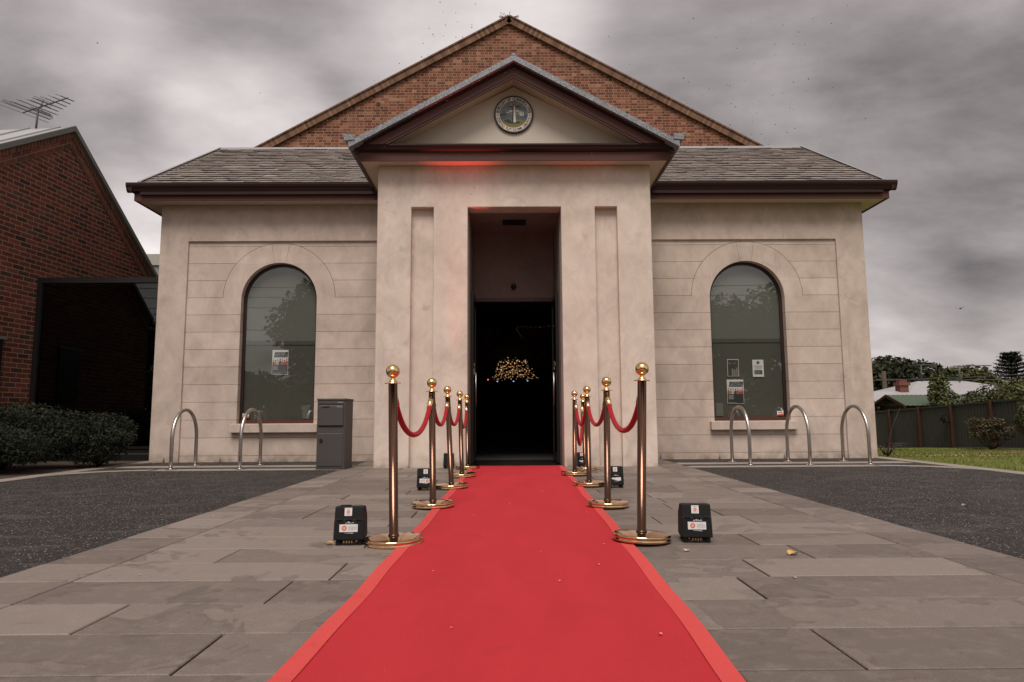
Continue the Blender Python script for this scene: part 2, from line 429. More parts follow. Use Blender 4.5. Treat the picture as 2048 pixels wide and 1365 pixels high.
def carpet_build(base, dk):
    def f(q, b):
        co = obj_co(q); n = q.noise(co, 260, 2, .7); m_ = q.noise(q.vm('MULTIPLY', co, (2.5, .7, 1)), 1.6, 4, .6)
        c = q.mix(q.mr(m_, .35, .7, 0., .45), base, dk)
        c = q.mix(q.mr(n, .4, .7, 0., .3), c, dk)
        c = q.mix(q.mr(q.voro(co, 9), 0., .02, .5, 0.), c, (.16, .03, .025))
        c = q.mix(q.mr(q.voro(q.vm('ADD', co, (3, 7, 0)), 13), 0., .035, .55, 0.), c, (.80, .30, .26))
        c = q.mix(q.mr(q.noise(co, 3.3, 5, .65, .8), .56, .68, 0., .22), c, (.30, .03, .03))
        c = q.mix(q.mr(q.noise(q.vm('MULTIPLY', co, (40, 500, 1)), 1., 2), .4, .7, 0., .22), c, dk)
        q.put(b.inputs['Base Color'], c); q.put(b.inputs['Normal'], q.bump(n, .5, .004))
    return f
CARPET = mat('carpet_red', rough=.95, spec=.1, build=carpet_build((.50, .036, .044), (.39, .026, .033)))
CARPET_EDGE = mat('carpet_edge', rough=.8, spec=.2, build=carpet_build((.64, .080, .075), (.55, .060, .058)))
BRASS = mat('brass', (.88, .58, .26), .14, 1.)
def pole_build(q, b):
    co = obj_co(q); n = q.noise(q.vm('MULTIPLY', co, (60, 60, 3)), 1., 3)
    q.put(b.inputs['Base Color'], q.mix(n, (.105, .055, .038), (.20, .105, .068))); q.put(b.inputs['Roughness'], q.mr(n, .3, .7, .13, .22))
POLE = mat('bronze_pole', metal=1., build=pole_build)
BASEM = mat('base_brass', (.66, .42, .23), .10, 1.)
VELVET = mat('velvet_rope', (.34, .012, .018), .75, spec=.2, Sheen_Weight=.25, Sheen_Roughness=.4, Sheen_Tint=(1, .25, .25, 1),
             build=lambda q, b: q.put(b.inputs['Normal'], q.bump(q.noise(obj_co(q), 220, 2), .4, .003)))
STEEL = mat('stainless', (.50, .46, .43), .34, 1.)
BLACKP = mat('black_plastic', rough=.6, spec=.2, build=paint_build((.0085, .009, .009), (.013, .013, .013), 40, .25))
RUBBER = mat('rubber', (.01, .01, .01), .8)
WHITE = mat('white_paper', (.66, .64, .63), .6)
INK = mat('ink', (.03, .03, .03), .6)
ORANGE = mat('orange_print', (.65, .10, .03), .6)
TANPR = mat('tan_print', (.55, .42, .33), .6)
MAILG = mat('mailbox_grey', rough=.42, build=paint_build((.060, .053, .049), (.078, .070, .065), 4, .06))
DARKSLOT = mat('dark_slot', (.006, .006, .006), .7)
LETTER = mat('lettering_white', (.5, .5, .5), .5)
BLACKF = mat('black_frame', (.012, .011, .011), .35)
FRAMEB = mat('window_frame_brown', rough=.4, build=paint_build((.022, .011, .010), (.034, .016, .014)))
FRAMER = mat('window_rail_brown', rough=.4, build=paint_build((.07, .022, .017), (.09, .03, .022)))
def glass_mat(name, refl, tint, rough=.0):
    mt = bpy.data.materials.new(name); mt.use_nodes = True; q = NT(mt.node_tree); q.n.clear()
    o = q.new('ShaderNodeOutputMaterial'); g = q.new('ShaderNodeBsdfGlossy'); g.inputs['Roughness'].default_value = rough
    tr = q.new('ShaderNodeBsdfTransparent'); tr.inputs[0].default_value = (*tint, 1)
    ge = q.new('ShaderNodeNewGeometry'); cs = q.m('ABSOLUTE', q.vm('DOT_PRODUCT', ge.outputs['Normal'], ge.outputs['Incoming']))
    fz_ = q.m('POWER', q.m('SUBTRACT', 1., cs, clamp=True), 5.)       # Schlick, the same from both sides of the sheet
    k = q.m('ADD', q.m('MULTIPLY', fz_, .9), .05+refl, clamp=True)
    mx = q.new('ShaderNodeMixShader'); q.put(mx.inputs[0], k); q.l.new(tr.outputs[0], mx.inputs[1]); q.l.new(g.outputs[0], mx.inputs[2])
    q.put(g.inputs['Color'], (.9, .93, .9))
    q.l.new(mx.outputs[0], o.inputs[0]); MATS[name] = mt; return mt
PANE = glass_mat('window_glass', .075, (.93, .94, .92))
PANE_DARK = glass_mat('dark_glass', .0, (.10, .10, .10))
PANE_TINT = glass_mat('tinted_glass', .0, (.26, .26, .25))
BLIND = mat('frosted_blind', rough=.9, spec=.1, build=paint_build((.135, .137, .118), (.162, .162, .142), 1.2, .02))
BLIND2 = mat('frosted_film', rough=.9, spec=.1, build=paint_build((.082, .080, .067), (.102, .099, .085), 1.2, .02))
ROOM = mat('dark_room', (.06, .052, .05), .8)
DRAPE = mat('dark_drape', rough=.85, build=paint_build((.09, .025, .022), (.14, .04, .032), 3))
def emis(name, c, s):
    return mat(name, (0, 0, 0), .5, build=lambda q, b: (q.put(b.inputs['Emission Color'], c), q.put(b.inputs['Emission Strength'], s)))
FAIRY = emis('fairy_bulb', (1., .55, .24), 1.0)
BLUEBULB = emis('cool_bulb', (.45, .6, 1.), 1.)
REDBULB = emis('red_bulb', (1., .1, .08), 1.5)
REDLENS = emis('red_led', (1., .05, .04), 1.)
GREYM = mat('fence_metal', rough=.7, build=paint_build((.040, .042, .038), (.058, .058, .052), 2))
GREENCAP = mat('fence_cap_green', (.028, .042, .030), .6)
TIMBER = mat('brown_timber', rough=.9, spec=.2, build=paint_build((.055, .026, .018), (.08, .038, .025), 6, .3))
ROOFW = mat('white_metal_roof', rough=.5, build=paint_build((.33, .32, .33), (.40, .385, .39), 1))
ROOFG = mat('green_metal_roof', rough=.5, build=paint_build((.055, .085, .05), (.07, .10, .062), 1))
ROOFS = mat('zinc_roof', rough=.45, build=paint_build((.34, .34, .335), (.42, .42, .41), 1))
CAPM = mat('capping_metal', rough=.5, build=paint_build((.24, .235, .235), (.30, .295, .29), 2))
ZINCD = mat('zinc_trim', rough=.5, build=paint_build((.13, .135, .125), (.17, .175, .165), 2))
HOUSEW = mat('house_wall', rough=.85, build=paint_build((.32, .30, .27), (.40, .37, .33), 1))
CHIM = mat('chimney_brick', rough=.9, build=paint_build((.13, .045, .03), (.19, .075, .048), 8, .4))
ANT = mat('antenna_metal', (.09, .09, .085), .55, .4)
BARK = mat('bark', rough=.95, build=paint_build((.05, .035, .025), (.09, .065, .05), 9, .7))
def leaf_build(a, c_, d_, sc=.8):
    def f(q, b):
        r = rpi(q); co = obj_co(q)
        c = q.mix(r, a, c_); c = q.mix(q.mr(q.noise(co, sc, 3), .4, .65), c, d_)
        q.put(b.inputs['Base Color'], c)
    return f
LEAF_BUSH = mat('leaf_bush', rough=.75, spec=.15, build=leaf_build((.014, .019, .011), (.034, .038, .023), (.010, .014, .008), 3))
LEAF_DARK = mat('leaf_dark', rough=.7, spec=.2, build=leaf_build((.024, .028, .013), (.055, .055, .025), (.016, .019, .010), .35))
LEAF_OLIVE = mat('leaf_olive', rough=.7, spec=.2, build=leaf_build((.05, .058, .022), (.11, .105, .04), (.04, .042, .018), .35))
LEAF_LIGHT = mat('leaf_light', rough=.6, spec=.3, build=leaf_build((.075, .09, .025), (.17, .17, .06), (.05, .06, .02), 1.5))
LEAF_RED = mat('leaf_reddish', rough=.6, spec=.3, build=leaf_build((.05, .022, .016), (.10, .075, .03), (.04, .04, .018), 3))
LEAF_ARAU = mat('leaf_pine', rough=.7, spec=.2, build=leaf_build((.028, .034, .022), (.055, .058, .036), (.02, .024, .016), .5))
PETAL = mat('petal', (.62, .33, .27), .7)
FLOWER = mat('flower_red', (.45, .03, .02), .6)
GRASSB = mat('grass_blade', rough=.8, build=leaf_build((.08, .11, .012), (.19, .19, .035), (.11, .13, .016), 1.5))
TWIG = mat('twig', (.05, .03, .025), .8)
YLEAF = mat('yellow_leaf', (.62, .36, .10), .6)
INSECT = mat('insect', (.20, .13, .09), .6)

# ------------------------------------------------------------------ the setting
D, DP = 10.99, 9.426            # wing wall and portico front
def fz(y): return -.04*max(0., y-11.)
mb = MB()
xs = [-400, -60, -20, -6, 6, 20, 60, 400]; ys = [-400, -60, -20, 0, 11, 30, 60, 120, 700]
for i in range(len(xs)-1):
    for j in range(len(ys)-1):
        q_ = [(xs[i], ys[j]), (xs[i+1], ys[j]), (xs[i+1], ys[j+1]), (xs[i], ys[j+1])]
        mb.face([(a, b_, max(fz(b_), -2.)-.06) for a, b_ in q_])
tag(mb.build('ground', LAWN), kind='structure')
def rounded_path(xl, ytop, rad, n=10):
    """edge polyline from (xl,-14) up to ytop with a rounded corner, then inwards"""
    pts = [(xl, -14.)]
    for k in range(n+1):
        a = math.pi/2*k/n
        pts.append((xl-rad+rad*math.cos(a), ytop-rad+rad*math.sin(a)))
    return pts
# dark asphalt/gravel areas either side of the paved path
for sx, nm in ((-1, 'gravel_area'), (1, 'gravel_area')):
    mb = MB(); e = rounded_path(5.80, 9.20, .9)
    poly = [(2.352, -14.)]+e+[(2.352, 9.20)]
    mb.face([(sx*a, b_, -.004) for a, b_ in (poly if sx > 0 else poly[::-1])])
    for (y0, y1) in ((9.47, 9.80), (10.12, 10.985)):
        q_ = [(2.352, y0), (5.72, y0), (5.72, y1), (2.352, y1)]
        mb.face([(sx*a, b_, -.004) for a, b_ in (q_ if sx > 0 else q_[::-1])])
    tag(mb.build(nm, GRAVEL), kind='structure')
# pale stone strips: two across in front of each wing, one curving round the outside
for sx in (-1, 1):
    mb = MB()
    for (y0, y1, x1) in ((9.20, 9.47, 4.95), (9.80, 10.12, 5.72)):
        x = 2.356
        while x < x1:
            L = .6
            mb.box(*sorted((sx*x, sx*(min(x+L, x1)-.004))), y0, y1, -.04, .0)
            x += L
    inn = rounded_path(5.80, 9.20, .9, 14)[1:]+[(4.95, 9.20)]
    # curved kerb: outer edge follows at .25 m
    c0 = (4.90, 8.30)
    arc = []
    for k in range(15):
        a = math.pi/2*k/14
        arc.append(((c0[0]+.9*math.cos(a), c0[1]+.9*math.sin(a)), (c0[0]+1.14*math.cos(a), c0[1]+1.14*math.sin(a))))
    line = [((5.80, y), (6.05, y)) for y in np.arange(-14, 8.3, .6)]+[((5.80, 8.295), (6.05, 8.295))]
    for seq in (line,):
        for k in range(len(seq)-1):
            (a, b_), (c, d_) = seq[k], seq[k+1]
            mb.box(*sorted((sx*a[0], sx*b_[0])), a[1], c[1]-.004, -.04, .0)
    # outer strip continuing to the wall beside the corner
    y = 8.30
    while y < 11.6:
        mb.box(*sorted((sx*5.80, sx*(6.05))), y, min(y+.596, 11.6), -.04, .002); y += .6
    for k in range(14):
        (a, b_), (c, d_) = arc[k], arc[k+1]
        q_ = [(a[0], a[1]), (min(b_[0], 5.798), b_[1]), (min(d_[0], 5.798), d_[1]), (c[0], c[1])]
        mb.face([(sx*p, r, .0) for p, r in (q_ if sx > 0 else q_[::-1])])
    tag(mb.build('kerb', STRIP), kind='structure')
# bluestone paving: courses .357 deep running across, border slabs at both edges
mb = MB(); mb.box(-2.35, 2.35, -14, 9.42, -.06, -.030, skip='u'); mb.box(-2.35, -1.97, 9.42, 10.98, -.06, -.030); mb.box(1.97, 2.35, 9.42, 10.98, -.06, -.030)
tag(mb.build('path_bed', SOIL), kind='structure')
mb = MB(); gap = .0042
def slab(x0, x1, y0, y1):
    dz = random.uniform(-.0012, .0012); tl = random.uniform(-.0012, .0012)
    b = .0035
    P = [(x0+gap, y0+gap), (x1-gap, y0+gap), (x1-gap, y1-gap), (x0+gap, y1-gap)]
    Q = [(x0+gap+b, y0+gap+b), (x1-gap-b, y0+gap+b), (x1-gap-b, y1-gap-b), (x0+gap+b, y1-gap-b)]
    i = len(mb.v)
    lo = [(a, c, -.03) for a, c in P]; mid = [(a, c, -.003+dz) for a, c in P]; top = [(a, c, dz+tl*(k in (1, 2))) for k, (a, c) in enumerate(Q)]
    mb.v += lo+mid+top
    F = [(8, 9, 10, 11)]+[(k, (k+1) % 4, (k+1) % 4+4, k+4) for k in range(4)]+[(k+4, (k+1) % 4+4, (k+1) % 4+8, k+8) for k in range(4)]
    for f in F: mb.f.append(tuple(i+a for a in f)); mb.smooth.append(False); mb.uv += [(0, 0)]*4
y = 1.925-.357*44; row = 0
while y < 9.42:
    y1 = min(y+.357, 9.42)
    x = -1.985-random.uniform(0, .0)
    first = True
    while x < 1.975:
        L = random.choice((.62, .75, .88, 1.02, 1.15)) if not first else random.choice((.45, .7, .95, 1.1))
        if 1.985-(x+L) < .35: L = 1.985-x
        slab(x, x+L, y, y1); x += L; first = False
    slab(-2.352, -1.985, y, y1); slab(1.985, 2.352, y, y1)
    y = y1; row += 1
y = 9.42
while y < 10.95:
    y1 = min(y+.357, 10.985); slab(-2.352, -1.966, y, y1); slab(1.966, 2.352, y, y1); y = y1
tag(mb.build('paved_path', PAVE), kind='structure')
mb = MB(); mb.box(-14., -6.055, 2, 11.45, -.05, -.002); tag(mb.build('garden_bed', SOIL), kind='structure')
# lawn on the right, falling gently away
mb = MB(); gx = np.concatenate([np.linspace(6.055, 12, 14), np.linspace(12.8, 60, 30)]); gy = np.concatenate([np.linspace(-14, 8, 6), np.linspace(9, 34, 40), np.linspace(36, 110, 20)])
hz = lambda X, Y: fz(Y)-.002+.02*math.sin(X*1.1)*math.sin(Y*.9)*min(1, max(0, (X-6.5)/2))
for i in range(len(gx)-1):
    for j in range(len(gy)-1):
        mb.face([(X, Y, hz(X, Y)) for X, Y in ((gx[i], gy[j]), (gx[i+1], gy[j]), (gx[i+1], gy[j+1]), (gx[i], gy[j+1]))], smooth=True)
tag(mb.build('lawn', LAWN), kind='structure')
mb = MB(); mb.box(-60, 60, -26, -16, -.05, -.01); tag(mb.build('road', ROADM), kind='structure')

def leaf_cloud(n, clumps, size, squash=.6, tri=False, up=.3):
    """n leaf faces spread over ellipsoid clumps [(c,r)] ; returns MB"""
    mb = MB(); C = np.array([c for c, r in clumps]); Rr = np.array([r for c, r in clumps])
    wts = np.array([r[0]*r[1]+r[1]*r[2]+r[0]*r[2] for c, r in clumps]); wts = wts/wts.sum()
    idx = rng.choice(len(clumps), n, p=wts)
    dr = rng.normal(size=(n, 3)); dr /= np.linalg.norm(dr, axis=1)[:, None]
    rad = rng.uniform(.55, 1.05, n)**.6
    P = C[idx]+dr*rad[:, None]*Rr[idx]
    nn = dr*.8+rng.normal(size=(n, 3))*.7; nn[:, 2] += up; nn /= np.linalg.norm(nn, axis=1)[:, None]
    a = np.cross(nn, rng.normal(size=(n, 3))); a /= np.linalg.norm(a, axis=1)[:, None]; b = np.cross(nn, a)
    s_ = size*rng.uniform(.6, 1.3, n)[:, None]
    a = a*s_; b = b*s_*squash
    V = np.stack([P-a, P-b*.9+a*.1, P+a, P+b*.9+a*.1], 1).reshape(-1, 3)
    mb.v = [tuple(v) for v in V.tolist()]; mb.f = [(4*i, 4*i+1, 4*i+2, 4*i+3) for i in range(n)]
    mb.uv = [(0, 0)]*(4*n); mb.smooth = [False]*n
    return mb
def clumpy(c, r, k, sub=.45):
    """break one big ellipsoid into k uneven smaller ones around its shell"""
    out = [(c, tuple(v*.62 for v in r))]
    for i in range(k):
        v = rng.normal(size=3); v /= np.linalg.norm(v)
        if v[2] < -.4: v[2] = -v[2]
        f = rng.uniform(.5, .78); s_ = sub*rng.uniform(.6, 1.15)
        out.append(((c[0]+v[0]*r[0]*f, c[1]+v[1]*r[1]*f, c[2]+v[2]*r[2]*f), tuple(a*s_ for a in r)))
    return out
def tree(name, label, base, cz, r, n, leaf, matl, k=16, group=None, trunk_r=.2, cat='tree'):
    t_ = thing(name, label, cat, base, 0, group)
    mb = MB(); top = cz-r[2]*.1
    mb.tube([(0, 0, -.1), (.06*r[0], 0, cz*.4), (0, .04*r[0], top)], [trunk_r, trunk_r*.75, trunk_r*.4], 8)
    for i in range(6):
        a = i*1.1+.3; z0 = cz-r[2]*.7; mb.tube([(0, 0, z0), (r[0]*.35*math.cos(a), r[1]*.35*math.sin(a), cz-r[2]*.2), (r[0]*.65*math.cos(a), r[1]*.65*math.sin(a), cz+r[2]*.2)], [trunk_r*.5, trunk_r*.3, trunk_r*.12], 6)
    mb.build('trunk', BARK, t_)
    leaf_cloud(n, clumpy((0, 0, cz), r, k), leaf).build('crown', matl, t_)
    return t_

# ------------------------------------------------------------------ town hall
hall = thing('town_hall', 'cream rendered town hall with pedimented portico, slate wings and brick gable behind', 'building', (0, 0, 0))
W, HS = 5.8625, 4.235
SXW = {-1: 'wing', 1: 'wing'}
def mirror(mb, sx):
    if sx > 0: return mb
    n = MB(); n.v = [(-a, b, c) for a, b, c in mb.v]; n.f = [f[::-1] for f in mb.f]; n.smooth = mb.smooth
    i = 0
    for f in mb.f:
        k = len(f); n.uv += mb.uv[i:i+k][::-1]; i += k
    return n
WC, WR, WZ, WB = 3.876, .6227, 2.635, .605    # window centre, radius, springing height, bottom
PAN = .035                                    # the coursed panel sits this far behind the outer frame of the wall
RX, RH = 5.3926, 3.6145
def arch_pts(r, n=28, cx=WC, cz=WZ): return [(cx+r*math.cos(math.pi*k/n), cz+r*math.sin(math.pi*k/n)) for k in range(n+1)]
for sx in (-1, 1):
    # plain frame of the wing wall: corner pilaster and frieze, with the side wall
    mb = voxel([1.95, RX, W], [D, D+.25], [-.6, RH, HS], lambda x, y, z: x > RX or z > RH)
    mirror(mb, sx).build('wall', RENDER, hall, bevel=.008)
    mb = MB(); mb.box(W-.25, W, D+.25, 19., -.9, HS)
    mirror(mb, sx).build('side_wall', RENDER, hall)
    # coursed panel with the arched opening
    mb = MB(); y = D+PAN; x0, x1, z0, z1 = 1.95, RX, -.6, RH
    def Q(a, b, c, d_): mb.face([(a, y, c), (b, y, c), (b, y, d_), (a, y, d_)])
    Q(x0, WC-WR, z0, z1); Q(WC+WR, x1, z0, z1); Q(WC-WR, WC+WR, z0, WB)
    ap = arch_pts(WR)
    for k in range(len(ap)-1):
        a, b_ = ap[k], ap[k+1]; mb.face([(b_[0], y, b_[1]), (a[0], y, a[1]), (a[0], y, z1), (b_[0], y, z1)])
    yr = D+.21
    ring = [(WC-WR, WB), (WC+WR, WB)]+ap+[(WC-WR, WB)]
    for k in range(len(ring)-1):
        a, b_ = ring[k], ring[k+1]
        mb.face([(a[0], y, a[1]), (b_[0], y, b_[1]), (b_[0], yr, b_[1]), (a[0], yr, a[1])])
    mirror(mb, sx).build('wall_panel', RENDER_LINES, hall)
    # window: frame, rail, panes
    win = None
    fr = MB(); yf0, yf1 = D+.15, D+.205; fw = .045
    outer = arch_pts(WR-.001); inner = arch_pts(WR-fw)
    for k in range(len(outer)-1):
        a, b_, c, d_ = outer[k], outer[k+1], inner[k+1], inner[k]
        fr.face([(c[0], yf0, c[1]), (d_[0], yf0, d_[1]), (a[0], yf0, a[1]), (b_[0], yf0, b_[1])])
        fr.face([(d_[0], yf0, d_[1]), (c[0], yf0, c[1]), (c[0], yf1, c[1]), (d_[0], yf1, d_[1])])
    fr.box(WC-WR+.001, WC-WR+fw, yf0, yf1, WB+.002, WZ); fr.box(WC+WR-fw, WC+WR-.001, yf0, yf1, WB+.002, WZ)
    win = mirror(fr, sx).build('window', FRAMEB, hall)
    b = MB(); b.box(WC-WR+.004, WC+WR-.004, D+.135, D+.20, WB+.003, WB+.060)
    mirror(b, sx).build('bottom_rail', FRAMER, win)
    g = MB(); yg = D+.168; ia = arch_pts(WR-fw+.004)
    g.face([(a, yg, c) for a, c in ([(WC-WR+fw-.004, WB+.058), (WC+WR-fw+.004, WB+.058)]+ia)])
    mirror(g, sx).build('pane', PANE, win)
    bl = MB(); ybl = D+.194
    bl.box(WC-WR, WC+WR, ybl, ybl+.01, 1.965, 3.30); mirror(bl, sx).build('blind', BLIND, win)
    bl = MB(); bl.box(WC-WR, WC+WR, ybl-.010, ybl-.002, 1.90, 1.963); mirror(bl, sx).build('blind_rail', BLIND2, win)
    bl = MB(); bl.box(WC-WR, WC+WR, ybl, ybl+.012, .5, 1.90); mirror(bl, sx).build('film', BLIND2, win)
    s_ = MB(); s_.box(WC-.70, WC+.70, D-.055, D+.20, .462, .598)
    mirror(s_, sx).build('sill', RENDER, hall, bevel=.006)
    # soffit, fascia, gutter of the wing
    ox, oy = W+.302, D-.302
    mb = MB(); mb.box(1.97, ox-.02, oy+.02, D-.001, HS, HS+.02); mb.box(W+.001, ox-.02, D-.001, 14.5, HS, HS+.02)
    mirror(mb, sx).build('soffit', CREAM, hall)
    mb = MB(); mb.box(2.0, ox, oy, oy+.02, HS-.02, HS+.105); mb.box(ox-.02, ox, oy+.02, 14.6, HS-.02, HS+.105)
    mirror(mb, sx).build('fascia', BROWN, hall)
    mb = MB()
    gp = [(oy-.002, 4.345), (oy-.022, 4.34), (oy-.055, 4.36), (oy-.068, 4.395), (oy-.085, 4.425), (oy-.095, 4.455), (oy-.095, 4.492), (oy-.085, 4.492), (oy-.002, 4.47)]
    mb.prism(gp, 2.0, ox+.10, 'X')
    gp2 = [(ox+.002, 4.345), (ox+.022, 4.34), (ox+.055, 4.36), (ox+.068, 4.395), (ox+.085, 4.425), (ox+.095, 4.455), (ox+.095, 4.49), (ox+.002, 4.47)]
    mb.prism(gp2, oy-.08, 14.6, 'Y')
    mirror(mb, sx).build('gutter', DKBROWN, hall)
    # slate roof: real overlapping slates in courses
    y0, z0, y1, z1 = D-.36, 4.475, 13.6, 6.27; sl = math.hypot(y1-y0, z1-z0); ang = math.atan2(z1-z0, y1-y0)
    uy, uz = math.cos(ang), math.sin(ang); ny, nz = -uz, uy
    mb = MB(); xv = 6.06; nrow = 20; e = sl/nrow
    for r in range(nrow):
        s0 = r*e; x = 1.2-(r % 2)*.14-random.uniform(0, .02)
        while x < xv:
            w_ = .228*random.uniform(.96, 1.04); xa, xb = x+.004, min(x+w_-.004, xv)
            x += w_
            if xb-xa < .03: continue
            lift = random.uniform(.023, .033); dd = random.uniform(-.006, .006); tw = random.uniform(-.004, .004)
            def P(xx, s, h): return (xx, y0+uy*s+ny*h, z0+uz*s+nz*h)
            ch = random.uniform(0, .02) if random.random() < .25 else 0
            A = [P(xa, s0+dd+ch, lift), P(xb, s0+dd, lift+tw), P(xb, s0+e*1.35, .004), P(xa, s0+e*1.35, .004)]
            B = [P(xa, s0+dd+ch, lift-.009), P(xb, s0+dd, lift+tw-.009), P(xb, s0+e*1.35, -.004), P(xa, s0+e*1.35, -.004)]
            i = len(mb.v); mb.v += A+B
            for f in ((0, 1, 2, 3), (4, 5, 1, 0), (5, 6, 2, 1), (4, 0, 3, 7), (7, 6, 5, 4)):
                mb.f.append(tuple(i+k for k in f)); mb.smooth.append(False); mb.uv += [(0, 0)]*len(f)
    roof = mirror(mb, sx).build('roof', SLATE, hall)
    mb = MB()   # solid roof body below the slates, down to the eaves and the rear slope
    mb.prism([(y0+.01, z0-.02), (y1, z1-.012), (16.6, 4.47), (16.6, 4.30), (y0+.01, 4.30)], .2, xv-.01, 'X')
    mirror(mb, sx).build('roof_body', DKBROWN, hall)
    mb = MB(); mb.prism([(y1-.10, z1-.04), (y1-.03, z1+.035), (y1+.03, z1+.035), (y1+.10, z1-.04)], .3, xv+.01, 'X')
    # metal capping along the verge
    M_ = Matrix.Translation((0, 0, 0))
    for (ya, za, yb, zb) in ((y0, z0+.015, y1, z1+.02),):
        mb.face([(xv-.015, ya, za+.032), (xv+.035, ya, za+.032), (xv+.035, yb, zb+.032), (xv-.015, yb, zb+.032)])
        mb.face([(xv+.035, ya, za-.05), (xv+.035, yb, zb-.05), (xv+.035, yb, zb+.032), (xv+.035, ya, za+.032)])
        mb.face([(xv-.03, ya, za-.03), (xv+.035, ya, za-.05), (xv+.035, ya, za+.032), (xv-.03, ya, za+.032)])
    mirror(mb, sx).build('ridge_capping', CAPM, hall)
    # portico corner downpipe bracket
    mb = MB(); mb.prism([(2.03, 4.44), (2.10, 4.44), (2.085, 4.18), (2.03, 4.17)], 10.55, 10.66, 'Y')
    mirror(mb, sx).build('downpipe', BROWN, hall)
# weep pipes at the wall foot
for k, px_ in enumerate((-5.62, -4.72, -2.95, -2.25, 2.35, 3.3, 4.35)):
    b = MB(); b.tube([(px_, D-.012, -.02), (px_, D-.012, .075)], .010, 6); b.build('vent_pipe', ZINCD, hall)
# portico body
WP, HP, WO, HO = 1.9637, 4.3054, .6704, 3.6886
N0, N1, ND = 1.158, 1.478, .10
def psolid(x, y, z):
    a = abs(x)
    if z > HO: return y < DP+.3 or a > WO
    if a < WO: return False
    if N0 < a < N1 and y < DP+ND: return False
    return True
voxel([-WP, -N1, -N0, -WO, WO, N0, N1, WP], [DP, DP+ND, DP+.3, D+.02], [-.3, HO, HP], psolid).build('portico_wall', RENDER_PALE, hall, bevel=.010)
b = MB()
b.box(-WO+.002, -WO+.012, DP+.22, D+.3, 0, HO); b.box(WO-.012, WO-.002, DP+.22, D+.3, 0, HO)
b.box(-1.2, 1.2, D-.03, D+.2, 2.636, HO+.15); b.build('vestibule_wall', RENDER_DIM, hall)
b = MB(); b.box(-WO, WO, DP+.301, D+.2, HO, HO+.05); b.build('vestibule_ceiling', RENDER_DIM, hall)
b = MB(); b.box(-.175, .185, 10.05, 10.32, HO-.014, HO+.001)
for k in range(7): b.box(-.165, .175, 10.065+k*.035, 10.078+k*.035, HO-.022, HO-.012)
b.build('air_vent', DARKSLOT, hall)
b = MB(); b.ball((0, D-.07, 2.815), .045, 10); b.build('camera_dome', BLACKF, hall)
b = MB(); b.box(-WO-.2, WO+.2, D-.028, D+.1, 2.575, 2.634); b.build('door_head', FRAMER, hall)
b = MB(); b.box(-WO, WO, DP+.05, D+.6, -.05, -.012); b.build('threshold', BLACKF, hall)
for sx in (-1, 1):      # glazed black door leaves folded back against the reveals
    dl = MB(); xo = WO-.055
    dl.box(xo, xo+.038, 10.02, 10.94, .012, .14); dl.box(xo, xo+.038, 10.02, 10.94, 2.47, 2.57)
    dl.box(xo, xo+.038, 10.02, 10.10, .14, 2.47); dl.box(xo, xo+.038, 10.86, 10.94, .14, 2.47)
    lf = mirror(dl, sx).build('door', BLACKF, hall)
    dl = MB(); dl.box(xo+.012, xo+.026, 10.10, 10.86, .14, 2.47); mirror(dl, sx).build('pane', PANE_DARK, lf)
    dl = MB(); dl.tube([(xo-.03, 10.13, .85), (xo-.03, 10.13, 1.35)], .012, 8); mirror(dl, sx).build('handle', STEEL, lf)
# inside: dark hall
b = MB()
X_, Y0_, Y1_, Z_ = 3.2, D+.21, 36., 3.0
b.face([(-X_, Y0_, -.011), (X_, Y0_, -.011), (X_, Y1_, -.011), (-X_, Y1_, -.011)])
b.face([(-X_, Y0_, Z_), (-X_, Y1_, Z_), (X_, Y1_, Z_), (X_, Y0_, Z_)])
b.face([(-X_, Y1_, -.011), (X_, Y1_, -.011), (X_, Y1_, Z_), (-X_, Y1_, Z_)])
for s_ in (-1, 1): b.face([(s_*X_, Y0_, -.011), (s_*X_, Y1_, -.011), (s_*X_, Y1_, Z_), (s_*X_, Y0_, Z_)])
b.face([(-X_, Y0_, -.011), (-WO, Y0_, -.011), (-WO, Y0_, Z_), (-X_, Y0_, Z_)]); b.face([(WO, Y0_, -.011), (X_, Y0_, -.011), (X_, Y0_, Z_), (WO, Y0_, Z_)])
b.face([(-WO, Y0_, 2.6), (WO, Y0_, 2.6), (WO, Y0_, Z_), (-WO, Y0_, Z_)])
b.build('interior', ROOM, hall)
# pediment, soffits, fascia and roof of the portico
SL = .551; YF = 9.19; FX = 2.2
AP_T, AP_B = 5.757, 5.484
b = MB(); b.prism([(-WP-.2, HP+.02), (WP+.2, HP+.02), (WP+.2, 4.40), (.0, 5.50), (-WP-.2, 4.40)], DP, DP+.1, 'Y'); b.build('pediment', PEDI, hall)
b = MB(); b.box(-FX+.02, FX-.02, YF+.02, DP-.0015, HP, HP+.02); 
for s_ in (-1, 1): b.box(*sorted((s_*(WP+.0015), s_*(FX-.02))), DP-.0015, 10.62, HP, HP+.02)
b.build('portico_soffit', CREAM, hall)
b = MB(); b.box(-FX, FX, YF, YF+.02, HP-.018, HP+.125)
for s_ in (-1, 1): b.box(*sorted((s_*(FX-.02), s_*FX)), YF+.02, 10.60, HP-.018, HP+.125)
b.build('portico_fascia', BROWN, hall)
b = MB(); y_ = YF-.002
gp = [(y_, HP+.115), (y_-.02, HP+.11), (y_-.05, HP+.13), (y_-.06, HP+.16), (y_-.075, HP+.18), (y_-.075, HP+.203), (y_, HP+.19), (y_+.12, HP+.195), (y_+.12, HP+.115)]
b.prism(gp, -FX-.075, FX+.075, 'X'); 
